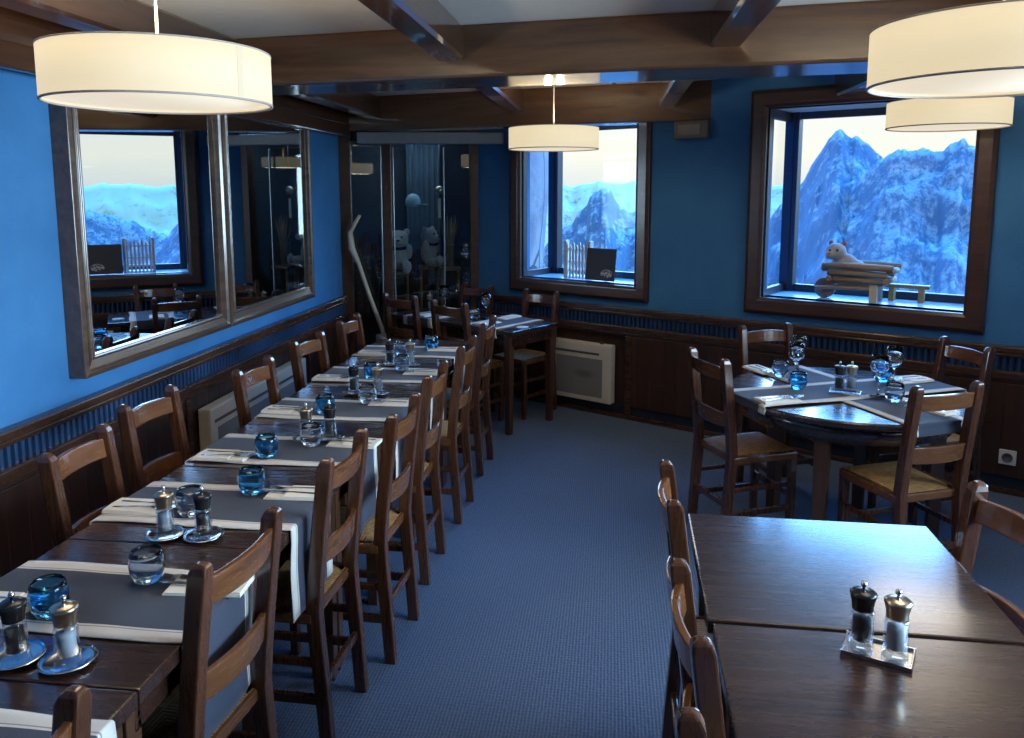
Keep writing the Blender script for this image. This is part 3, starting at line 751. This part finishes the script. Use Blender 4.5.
# ------------------------------------------------------------------ small wall items
t = thing('emergency_light', 'grey emergency light box on the window wall under the beam', 'light', tuple(rw(-.15, 0, 2.045)), AW)
hs = MB().box(0, .25, -.055, 0, 0, .12).build('housing', M['plastic'], t, .008)
MB().box(.03, .20, -.062, -.05, .02, .10).build('diffuser', plain('grey_diffuser', (.14, .135, .14), .4), hs, .006)
t = thing('wall_socket', 'white power socket low on the panelling at the right edge', 'socket', tuple(rw(1.95, -.045, .40)), AW)
t.location = tuple(rw(1.945, -.045, .215))
plate = MB().box(-.042, .042, -.012, 0, -.042, .042).build('plate', M['white'], t, .004)
m = MB().lathe([(0, 0), (.021, 0), (.023, .004), (.023, .006), (.026, .006), (.026, 0)], 24); o = m.build('socket_well', M['plastic'], plate, 0, (0, -.0125, 0)); o.rotation_euler = (R(90), 0, 0)
o = thing('smoke_detector', 'white smoke detector on the ceiling between the beams', 'detector', (0.0, 5.35, CEIL))
MB().lathe([(0, -.045), (.028, -.045), (.045, -.03), (.055, -.018), (.06, -.016), (.06, 0), (0, 0)], 28).build('housing', M['white'], o)
MB().lathe([(0, -.054), (.012, -.054), (.014, -.045), (0, -.045)], 16).build('sensor_tip', M['plastic'], o)

# ------------------------------------------------------------------ display cabinet in the corner
VL = Vector((-2.17, 6.41, 0)); VR = Vector((-1.06, 6.71, 0)); ev = (VR - VL).normalized(); AV = math.atan2(ev.y, ev.x); LV = (VR - VL).length
nv = Vector((-ev.y, ev.x, 0))
def vc(a, y, z): return VL + ev * a + nv * y + Vector((0, 0, z))
cab = thing('display_cabinet', 'tall glazed display cabinet in the back corner holding plush animals and mountain keepsakes', 'cabinet', tuple(VL), AV)
m = MB().box(-.06, .045, -.04, .06, 0, 2.2).box(LV - .13, LV + .02, -.04, .05, 0, 2.2).box(.045, LV - .13, -.02, .05, 0, .30).box(.045, LV - .13, -.02, .05, 2.10, 2.2)
m.build('frame', M['frame'], cab, .005)
MB().box(.30, .37, -.012, .05, .30, 2.10).build('mullion', M['frame'], cab, .004)
MB().box(-.1, LV, .62, .66, 0, 2.3).box(-.1, -.06, .0, .62, 0, 2.3).box(LV - .04, LV, .06, .62, 0, 2.3).build('carcass', plain('dark_cabinet_lining', (.03, .04, .055), .7), cab)
MB().box(-.06, LV - .04, .06, .62, .26, .30).build('bottom_shelf', M['bark'], cab)
for a, b in ((.045, .30), (.37, LV - .13)): MB().box(a, b, .01, .016, .30, 2.10).build('glass_door', M['vpane'], cab)
ld = bpy.data.lights.new('cabinet_fill_light', 'AREA'); ld.shape = 'RECTANGLE'; ld.size = .8; ld.size_y = .2; ld.energy = 2.2; ld.color = (.70, .85, 1.0)  # added fill to brighten the cabinet contents; no such lamp is known
lo = bpy.data.objects.new('cabinet_fill_light', ld); col.objects.link(lo); lo.parent = cab; lo.location = (.5, .2, 2.17)
m = MB()
for x in (.285, .385, .80): m.box(x - .006, x + .006, -.028, -.010, .4, 2.05)
m.build('door_trim', plain('dull_steel', (.20, .24, .27), .3, .05, metal=1), cab, .003)
tag(struct_o := MB().box(-.02, 1.16, -.06, .06, 0, .09).build('roller_shutter_box', plain('grey_lacquer', (.30, .31, .33), .4), None, .01, tuple(vc(.13, -.10, 2.07)), AV - R(4)), 'long grey roller shutter box fixed under the beam over the display cabinet', 'shutter box')
# back and side walls behind the cabinet


def blob(name, parts, mat, parent=None, vox=.008, loc=None, rz=0):
    m = MB()
    for c, r in parts: m.sphere(c, r)
    o = m.build(name, mat, parent, 0, loc, rz)
    md = o.modifiers.new('r', 'REMESH'); md.mode = 'VOXEL'; md.voxel_size = vox; md.use_smooth_shade = True
    sm = o.modifiers.new('s', 'SMOOTH'); sm.iterations = 4; sm.factor = .5
    return o
def bear(name, label, loc, rz, mat, s=1.0):
    t = thing(name, label, 'plush toy', loc, rz, 'plush bears in the display cabinet')
    q = lambda x, y, z, *r: ((x * s, y * s, z * s), tuple(k * s for k in r))
    bod = blob('body', [q(0, 0, .10, .075, .065, .10), q(0, -.01, .245, .078, .07, .068), q(-.065, 0, .30, .027, .018, .027), q(.065, 0, .30, .027, .018, .027), q(0, -.07, .23, .035, .035, .028),
        q(-.08, -.02, .15, .028, .03, .06), q(.08, -.02, .15, .028, .03, .06), q(-.06, -.08, .03, .04, .075, .038), q(.06, -.08, .03, .04, .075, .038), q(-.065, -.15, .045, .038, .025, .045), q(.065, -.15, .045, .038, .025, .045)], mat, t, .008 * s)
    m = MB()
    for sx in (-1, 1): m.sphere((sx * .026 * s, -.075 * s, .262 * s), .0085 * s, 10, 6)
    m.build('eyes', M['black'], bod)
    MB().sphere((0, -.106 * s, .238 * s), (.013 * s, .008 * s, .009 * s), 10, 6).build('nose', M['black'], bod)
    MB().tube([(-.055 * s, -.055 * s, .178 * s), (0, -.075 * s, .172 * s), (.055 * s, -.055 * s, .178 * s)], .012 * s, 8).build('neck_band', M['black'], t)
    return t
def ladder(loc, rz, h, w, label, n):
    t = thing('small_ladder', label, 'ladder', loc, rz, 'wooden ladders in the cabinet')
    for sx in (-1, 1): MB().rings([[(sx * w / 2 + a * .012, b * .012, z) for a, b in ((-1, -1), (1, -1), (1, 1), (-1, 1))] for z in (0, h)]).build('rail', M['ladder'], t, .003)
    for k in range(n): MB().tube([(-w / 2, 0, (k + .6) * h / n), (w / 2, 0, (k + .6) * h / n)], .009, 8).build('rung', M['ladder'], t)
    return t
z0 = .3015
# seats carrying the bears
def stool(loc, rz, h, label):
    t = thing('wooden_stool', label, 'stool', loc, rz, 'stools in the cabinet')
    MB().box(-.09, .09, -.08, .08, h - .025, h).build('seat', M['ladder'], t, .004)
    for sx in (-1, 1):
        for sy in (-1, 1): MB().tube([(sx * .078, sy * .068, 0), (sx * .068, sy * .058, h - .024)], .011, 8).build('leg', M['ladder'], t)
    for k in (.35, .7): MB().tube([(-.074, -.065, h * k), (.074, -.065, h * k)], .008, 8).build('rung', M['ladder'], t)
stool(tuple(vc(.42, .24, z0)), AV, .70, 'tall wooden stool under the white plush bear in the cabinet')
bear('plush_bear', 'white plush bear with dark eyes sitting behind the cabinet glass', tuple(vc(.42, .25, z0 + .706)), AV + R(-2), M['fur'], 1.12)
stool(tuple(vc(.68, .31, z0)), AV, .74, 'tall wooden stool under the grey plush bear in the cabinet')
bear('plush_bear', 'greyer plush bear turned sideways, right of the white bear in the cabinet', tuple(vc(.68, .31, z0 + .746)), AV + R(55), M['fur2'], 1.05)
m = MB()
for k in range(4):
    x = .0 + k * .062; m.rings([[(x - .028, -.012 - .006 * math.sin(k * 2), z), (x + .028, -.012, z), (x + .028, .012, z), (x - .028, .012, z)] for z in (0, .5, 1.0 + .05 * math.sin(k * 2.3))])
tag(m.build('bark_slab', M['bark'], None, .006, tuple(vc(.085, .16, z0)), AV), 'upright slab of dark bark behind the left cabinet glass', 'bark')
m = MB()
for k in range(4):
    x = k * .05; m.rings([[(x - .024, -.012, z), (x + .024, -.012, z), (x + .024, .012, z), (x - .024, .012, z)] for z in (0, .5, .88 + .05 * math.cos(k * 2.3))])
tag(m.build('bark_slab', M['bark'], None, .006, tuple(vc(.50, .47, z0)), AV), 'upright slab of dark bark between the two plush bears', 'bark')
# hanging cap, ornament, straw, curtain, antler
t = thing('cloth_cap', 'pale blue cloth cap with peak hanging above the white bear in the cabinet', 'cap', tuple(vc(.55, .22, 1.56)), AV + R(-15))
MB().lathe([(.062, 0), (.066, .02), (.063, .06), (.045, .095), (.015, .11), (0, .112)], 24).build('crown', M['bluecloth'], t)
m = MB(); rs = []
for i in range(9):
    a = R(-60 + 15 * i); rs.append([(math.cos(a) * r_, math.sin(a) * r_ * .8, z) for r_, z in ((.062, .0), (.135, -.012 + .03 * 1), (.135, .022), (.062, .006))])
m.rings(rs); m.build('peak', M['bluecloth'], t)
MB().tube([(0, 0, .11), (0, 0, .70)], .002, 6).build('string', M['dsteel'], t)
t = thing('hanging_ornament', 'round metal ornament with a long white tag hanging in the cabinet', 'ornament', tuple(vc(.775, .2, 1.70)), AV)
MB().sphere((0, 0, 0), (.04, .03, .04)).build('disc', M['brass'], t)
MB().box(-.012, .012, -.002, .002, -.24, -.07).build('tag', M['white'], t)
MB().tube([(0, 0, -.075), (0, 0, .5)], .002, 6).build('string', M['dsteel'], t)
m = MB(); rnd = random.Random(3)
for k in range(46):
    a = rnd.uniform(-.09, .09); b = rnd.uniform(-.05, .05); m.tube([(a * .3, b * .3, 0), (a * .35, b * .35, .2), (a * .9 + rnd.uniform(-.02, .02), b, .36 + rnd.uniform(-.05, .09))], [.003, .0025, .0012], 5)
m.tube([(-.04, -.03, .19), (.04, -.03, .19), (.04, .03, .19), (-.04, .03, .19), (-.04, -.03, .19)], .004, 6)
o = m.build('straw_bundle', M['straw'], None, 0, tuple(vc(.86, .2, 1.04)), AV); tag(o, 'bundle of dried straw standing at the right inside the cabinet', 'straw')
stool(tuple(vc(.86, .2, z0)), AV, .735, 'tall wooden stool under the straw bundle in the cabinet')
m = MB(); rs = []
for i in range(41):
    x = i * .30 / 40; y = .014 * math.sin(i * .95); rs.append([(x, y - .003, 0), (x, y + .003, 0), (x, y + .003, 1.25), (x, y - .003, 1.25)])
o = m.rings(rs).build('curtain', M['curtain'], None, 0, tuple(vc(.50, .50, .85)), AV); tag(o, 'grey blue pleated curtain at the back of the cabinet', 'curtain')
# crooked stick and jar at its foot
t = thing('crooked_stick', 'long pale crooked wooden stick leaning in front of the cabinet', 'stick', tuple(vc(0, -.16, 0)), AV)
MB().tube([(.40, -.02, .0), (.335, -.02, .28), (.27, -.01, .57), (.18, 0, .83), (.095, 0, 1.11), (.045, 0, 1.23), (.035, 0, 1.36), (.07, 0, 1.43), (.115, 0, 1.50)], [.019, .019, .018, .018, .018, .028, .021, .018, .012], 10).build('shaft', M['pale'], t)
t = thing('ceramic_jar', 'pale jar standing at the foot of the crooked stick', 'jar', tuple(vc(.29, -.35, 0)), AV)
MB().lathe([(0, 0), (.07, 0), (.085, .05), (.095, .25), (.085, .42), (.06, .50), (.065, .55), (.055, .55), (.05, .50), (.075, .42), (.08, .1), (0, .08)], 24).build('body', plain('pale_ceramic', (.40, .44, .46), .35), t)

# ------------------------------------------------------------------ on the window sills
ZS = 1.0
t = thing('picket_rack', 'white miniature picket fence rack on the sill of the small window', 'rack', tuple(rw(-1.20, .20, ZS)), AW)
for k in range(7):
    x = .012 + k * .030; h = .27 - .02 * (k % 2)
    MB().rings([[(x - .0075, -.006, 0), (x + .0075, -.006, 0), (x + .0075, .006, 0), (x - .0075, .006, 0)], [(x - .0075, -.006, h), (x + .0075, -.006, h), (x + .0075, .006, h), (x - .0075, .006, h)], [(x - .001, -.004, h + .018), (x + .001, -.004, h + .018), (x + .001, .004, h + .018), (x - .001, .004, h + .018)]]).build('picket', M['white'], t)
for z in (.06, .13, .23): MB().box(0, .205, .007, .019, z - .008, z + .008).build('rail', M['white'], t)
for x in (-.012, .215): MB().rings([[(x - .012, .0, z), (x + .012, .0, z), (x + .012, .05, z), (x - .012, .05, z)] for z in (0, .30)]).build('corner_post', M['heater'], t, .004)
MB().box(-.012, .215, .02, .16, .0, .014).build('tray', M['white'], t, .002)
t = thing('menu_board', 'black slate menu board with a small pale drawing on the small window sill', 'board', tuple(rw(-.84, .13, ZS)), AW)
o = MB().box(-.13, .13, -.006, .006, 0, .25).build('slate', M['slate'], t, .003); o.rotation_euler = (R(-8), 0, 0); o.location = (0, 0, .004)
o = MB().box(-.012, .012, 0, .008, 0, .20).build('strut', M['dsteel'], t); o.rotation_euler = (R(24), 0, 0); o.location = (0, .10, .0)
# wheelbarrow
t = thing('toy_wheelbarrow', 'small rustic wooden wheelbarrow on the sill of the big window', 'wheelbarrow', tuple(rw(.825, .20, ZS)), AW)
m = MB()
for y, sg in ((-.075, -1), (.075, 1)):
    for k, (z, x0, x1) in enumerate(((.135, .075, .375), (.178, .05, .405), (.222, .02, .44))):
        m.tube([(x0, y + sg * .018 * k, z), ((x0 + x1) / 2, y + sg * .018 * k, z + .003), (x1, y + sg * .018 * k, z - .002)], [.020, .023, .021], 10)
m.box(.07, .38, -.075, .075, .105, .118)
m.build('tray', M['log'], t)
for x, z in ((.40, .14), (.42, .20)): MB().tube([(x, -.11, z), (x, .11, z)], .02, 10).build('tray_end', M['log'], t)
for x, z in ((.06, .14), (.03, .20)): MB().tube([(x, -.11, z), (x, .11, z)], .018, 10).build('tray_end', M['log'], t)
o = MB().lathe([(.0, -.022), (.058, -.022), (.066, -.015), (.066, .015), (.058, .022), (0, .022)], 24).build('wheel', wood('wheel_wood', (.13, .09, .08), (.25, .19, .17), .7, 'z', 2), t, 0, (.01, 0, .067)); o.rotation_euler = (R(90), 0, 0)
for y in (-.062, .062): MB().tube([(-.03, y, .072), (.16, y, .082), (.32, y, .084)], [.012, .014, .013], 8).build('shaft', M['log'], t)
for y in (-.06, .06): MB().box(.30, .345, y - .02, y + .02, 0, .155).build('leg', M['pale'], t, .004)
MB().tube([(.01, -.075, .067), (.01, .075, .067)], .009, 8).build('axle', M['log'], t)
t = thing('plush_marmot', 'grey white plush marmot with pink ears sitting in the toy wheelbarrow', 'plush toy', tuple(rw(.93, .20, ZS + .12)), AW)
blob('body', [((.03, 0, .09), (.08, .048, .085)), ((.09, .0, .08), (.065, .045, .06)), ((-.035, -.01, .185), (.066, .056, .058)), ((-.055, -.045, .17), (.034, .03, .028)), ((-.075, .0, .16), (.03, .03, .03))], M['fur'], t, .007)
for x, y in ((-.075, .02), (.012, .005)): MB().sphere((x, y, .238), (.017, .010, .020), 10, 8).build('ear', M['pink'], t)
m = MB(); m.sphere((-.058, -.062, .195), .008, 8, 6); m.sphere((-.012, -.062, .197), .008, 8, 6); m.build('eyes', M['black'], t)
MB().sphere((-.058, -.076, .175), (.009, .007, .007), 8, 6).build('nose', M['pink'], t)
o = MB().box(0, .26, -.03, .03, 0, .022).build('wooden_plank', M['plank'], None, .003, tuple(rw(1.23, .35, ZS + .0)), AW); o.location = tuple(rw(1.17, .33, ZS + .085))
for x in (.03, .20): MB().box(x, x + .03, -.03, .03, -.085, 0).build('foot', M['plank'], o)
tag(o, 'flat ochre wooden plank on low feet beside the toy wheelbarrow', 'plank')

# ------------------------------------------------------------------ outside: rock and mountains
m = MB(); rs = []
for i in range(26):
    z = -1.5 + i * .22; row = []
    for j in range(22):
        a = 2 * math.pi * j / 22; k = 1 + .10 * noise.noise(Vector((math.cos(a) * 1.3, math.sin(a) * 1.3, z * .8)))
        row.append((-1.70 + 1.0 * k * (abs(math.cos(a)) ** .6) * (1 if math.cos(a) > 0 else -1), 8.75 + .8 * k * math.sin(a), z))
    rs.append(row)
struct(m.rings(rs, smooth=True).build('rock_outcrop', M['stone']))

def interp(prof, a):
    if a <= prof[0][0]: return prof[0][1]
    for (a0, t0), (a1, t1) in zip(prof, prof[1:]):
        if a <= a1: return t0 + (t1 - t0) * (a - a0) / (a1 - a0)
    return prof[-1][1]
def mountain_range(name, prof, R0, depth, fall, mat, step, amp, freq, seed, rows=60, jag=.2):
    a0, a1 = prof[0][0], prof[-1][0]; n = int((a1 - a0) / step); rs = []
    for j in range(-14, rows):
        row = []
        for i in range(n + 1):
            az = a0 + (a1 - a0) * i / n; t = interp(prof, az); zr = 1.7 + R0 * t
            zr += jag * amp * noise.fractal(Vector((az * 1.6, seed, 0)), .8, 2.2, 5)
            if j < 0: r = R0 + depth * .5 * (-j / 14); z = zr - fall * .7 * (-j / 14)
            else: v = j / (rows - 1); r = R0 - depth * v; z = zr - fall * (v ** .9)
            p = Vector((r * math.sin(R(az)), r * math.cos(R(az)), z))
            w = min(1, abs(j) / 6)
            d = noise.ridged_multi_fractal(Vector((p.x * freq, p.y * freq, p.z * freq * .8 + seed)), 1.0, 2.1, 6, 1.0, 2.0) - 1.1
            z += d * amp * w
            e = noise.noise(Vector((p.x * freq * .6 + 9, p.y * freq * .6, seed))) * amp * .8 * w
            row.append((p.x + e * math.sin(R(az)), p.y + e * math.cos(R(az)), z))
        rs.append(row)
    o = MB().rings(rs, closed=False, caps=False, smooth=True).build(name, mat); return struct(o)
P2 = [(5.0, -.12), (8.5, -.095), (10.12, -.0534), (11.33, -.0178), (12.25, -.0026), (12.72, .0113), (13.41, .0341), (13.92, .0487), (14.43, .0631), (14.84, .0696), (15.16, .0639), (15.47, .0593), (15.83, .0591), (16.32, .0533), (16.94, .0442), (17.43, .0363), (17.56, .033)]
P2b = [(15.6, .0), (16.6, .022), (17.43, .034), (18.05, .0416), (18.62, .0447), (19.2, .0423), (19.75, .0453), (20.43, .0407), (20.87, .0427), (21.23, .0489), (21.6, .0509), (21.91, .0549), (22.2, .0495), (22.59, .0451), (23.39, .0416), (24.49, .0256), (26.5, .012), (29, -.03), (31, -.07)]
P2 += [(18.5, .015), (20, .0), (22, -.02)]
mountain_range('mountain_peak', P2, 520, 260, 190, M['rock1'], .10, 9, .035, 2.0)
mountain_range('mountain_ridge', P2b, 480, 250, 175, M['rock1'], .10, 8, .035, 5.0)
P1 = [(-8, -.09), (-5.07, -.0743), (-3.94, -.0543), (-3.16, -.0419), (-2.8, -.0443), (-2.39, -.027), (-1.76, -.0184), (-1.55, -.0086), (-1.06, -.0012), (-.65, .0036), (-.22, 0), (.13, -.0086), (.42, -.0171), (.99, -.0257), (1.97, -.0293), (3.02, -.0426), (5, -.06), (8, -.08)]
mountain_range('mountain_spur', P1, 420, 240, 150, M['rock2'], .09, 7, .05, 8.0)
PF = [(-25 + i * .8, .0045 + .006 * noise.fractal(Vector((i * .31, 2.2, 0)), 1, 2, 4) + (.004 if -6 < -25 + i * .8 < 5 else 0)) for i in range(125)]
mountain_range('mountain_far_range', PF, 2600, 1400, 620, M['rock3'], .18, 45, .0035, 3.0, 50, .12)
PMID = [(28, -.09), (30.5, -.05), (33, -.03), (35, -.022), (37, -.03), (39, -.016), (41, -.024), (43.5, -.010), (46, -.028), (49, -.012), (53, -.03), (58, -.02)]
mountain_range('mountain_middle_range', PMID, 900, 500, 330, M['rock2'], .15, 18, .018, 4.0, 50)

# ------------------------------------------------------------------ light
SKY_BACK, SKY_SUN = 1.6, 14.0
wd = bpy.data.worlds.new('sky'); scene.world = wd; wd.use_nodes = True; nt = wd.node_tree; nt.nodes.clear()
out = nt.nodes.new('ShaderNodeOutputWorld'); bg = nt.nodes.new('ShaderNodeBackground'); tc = nt.nodes.new('ShaderNodeTexCoord')
def wn(kind, **kw):
    nd = nt.nodes.new('ShaderNode' + kind)
    for k, v in kw.items(): setattr(nd, k, v)
    return nd
def wramp(src, stops):
    rp = wn('ValToRGB'); nt.links.new(src, rp.inputs[0]); e = rp.color_ramp.elements
    while len(e) < len(stops): e.new(.5)
    for x, (p, c) in zip(e, stops): x.position = p; x.color = (*c, 1)
    return rp.outputs[0]
sp_ = wn('SeparateXYZ'); nt.links.new(tc.outputs['Generated'], sp_.inputs[0])
low = wramp(sp_.outputs[2], [(0, (.67, .72, .70)), (.04, (.86, .84, .72)), (.12, (.80, .83, .81))])
up = wramp(sp_.outputs[2], [(.12, (.55, .80, 1.0)), (.4, (.055, .37, 1.0)), (.62, (.05, .28, .72)), (1, (.025, .14, .38))])
# the sky is brightest over the mountains, where the sun stands behind them
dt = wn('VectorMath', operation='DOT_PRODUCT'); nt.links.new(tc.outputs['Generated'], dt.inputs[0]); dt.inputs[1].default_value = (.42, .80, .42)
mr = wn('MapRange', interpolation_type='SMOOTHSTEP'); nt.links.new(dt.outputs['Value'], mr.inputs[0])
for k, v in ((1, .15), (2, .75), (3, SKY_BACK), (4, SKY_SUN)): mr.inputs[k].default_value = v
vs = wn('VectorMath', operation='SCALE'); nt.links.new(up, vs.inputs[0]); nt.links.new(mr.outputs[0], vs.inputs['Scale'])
fz = wn('MapRange', interpolation_type='SMOOTHSTEP'); nt.links.new(sp_.outputs[2], fz.inputs[0]); fz.inputs[1].default_value = .10; fz.inputs[2].default_value = .24
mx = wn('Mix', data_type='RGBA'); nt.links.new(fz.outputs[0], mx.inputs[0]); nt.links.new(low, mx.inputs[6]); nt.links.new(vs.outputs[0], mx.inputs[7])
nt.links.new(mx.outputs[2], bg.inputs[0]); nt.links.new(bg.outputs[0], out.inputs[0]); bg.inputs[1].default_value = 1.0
def area(name, loc, target, sx, sy, power, color, spread=180):
    ld = bpy.data.lights.new(name, 'AREA'); ld.shape = 'RECTANGLE'; ld.size = sx; ld.size_y = sy; ld.energy = power; ld.color = color; ld.spread = R(spread)
    o = bpy.data.objects.new(name, ld); col.objects.link(o); o.location = loc
    o.rotation_euler = (Vector(target) - Vector(loc)).to_track_quat('-Z', 'Y').to_euler(); return o
area('side_window_fill_light', (XR + .06, 1.5, 1.6), (XL, 1.9, 1.5), 2.7, 1.2, 85, (.56, .79, 1.0), 96)  # added fill for the room, set in the assumed unseen window
for k in (1, 2):
    a, b, c, d = W[k]
    area('daylight_portal_%d' % k, tuple(rw((a + b) / 2, D + .12, (c + d) / 2)), tuple(rw((a + b) / 2, -3, (c + d) / 2)), b - a + .3, d - c + .2, 1, (1, 1, 1)).data.cycles.is_portal = True

# ------------------------------------------------------------------ camera
cam = bpy.data.cameras.new('camera'); co = bpy.data.objects.new('camera', cam); col.objects.link(co); scene.camera = co
yaw, pitch, roll = R(7.08411024), R(7.66918196), R(.06034394)
cy, sy, cp, sp2, cr, sr = math.cos(yaw), math.sin(yaw), math.cos(pitch), math.sin(pitch), math.cos(roll), math.sin(roll)
fwd = Vector((-sy * cp, cy * cp, -sp2)); right = Vector((cy, sy, 0)); down = fwd.cross(right)
r2 = right * cr + down * sr; d2 = -right * sr + down * cr
co.matrix_world = Matrix((( r2.x, -d2.x, -fwd.x, 0), (r2.y, -d2.y, -fwd.y, 0), (r2.z, -d2.z, -fwd.z, 1.70), (0, 0, 0, 1)))
cam.sensor_width = 36; cam.lens = 36 * 800 / 1024; cam.shift_y = -(369 - 297.805) / 1024; cam.clip_end = 9000; cam.clip_start = .05

scene.view_settings.view_transform = 'Standard'; scene.view_settings.look = 'None'
scene.view_settings.exposure = 0.32; scene.view_settings.gamma = 1.0; scene.view_settings.use_curve_mapping = False
cyc = scene.cycles
cyc.use_denoising = True
try: cyc.denoiser = 'OPENIMAGEDENOISE'
except Exception: pass
cyc.max_bounces = 10; cyc.diffuse_bounces = 5; cyc.glossy_bounces = 5; cyc.transmission_bounces = 8; cyc.transparent_max_bounces = 16
cyc.caustics_reflective = False; cyc.caustics_refractive = False; cyc.sample_clamp_indirect = 6
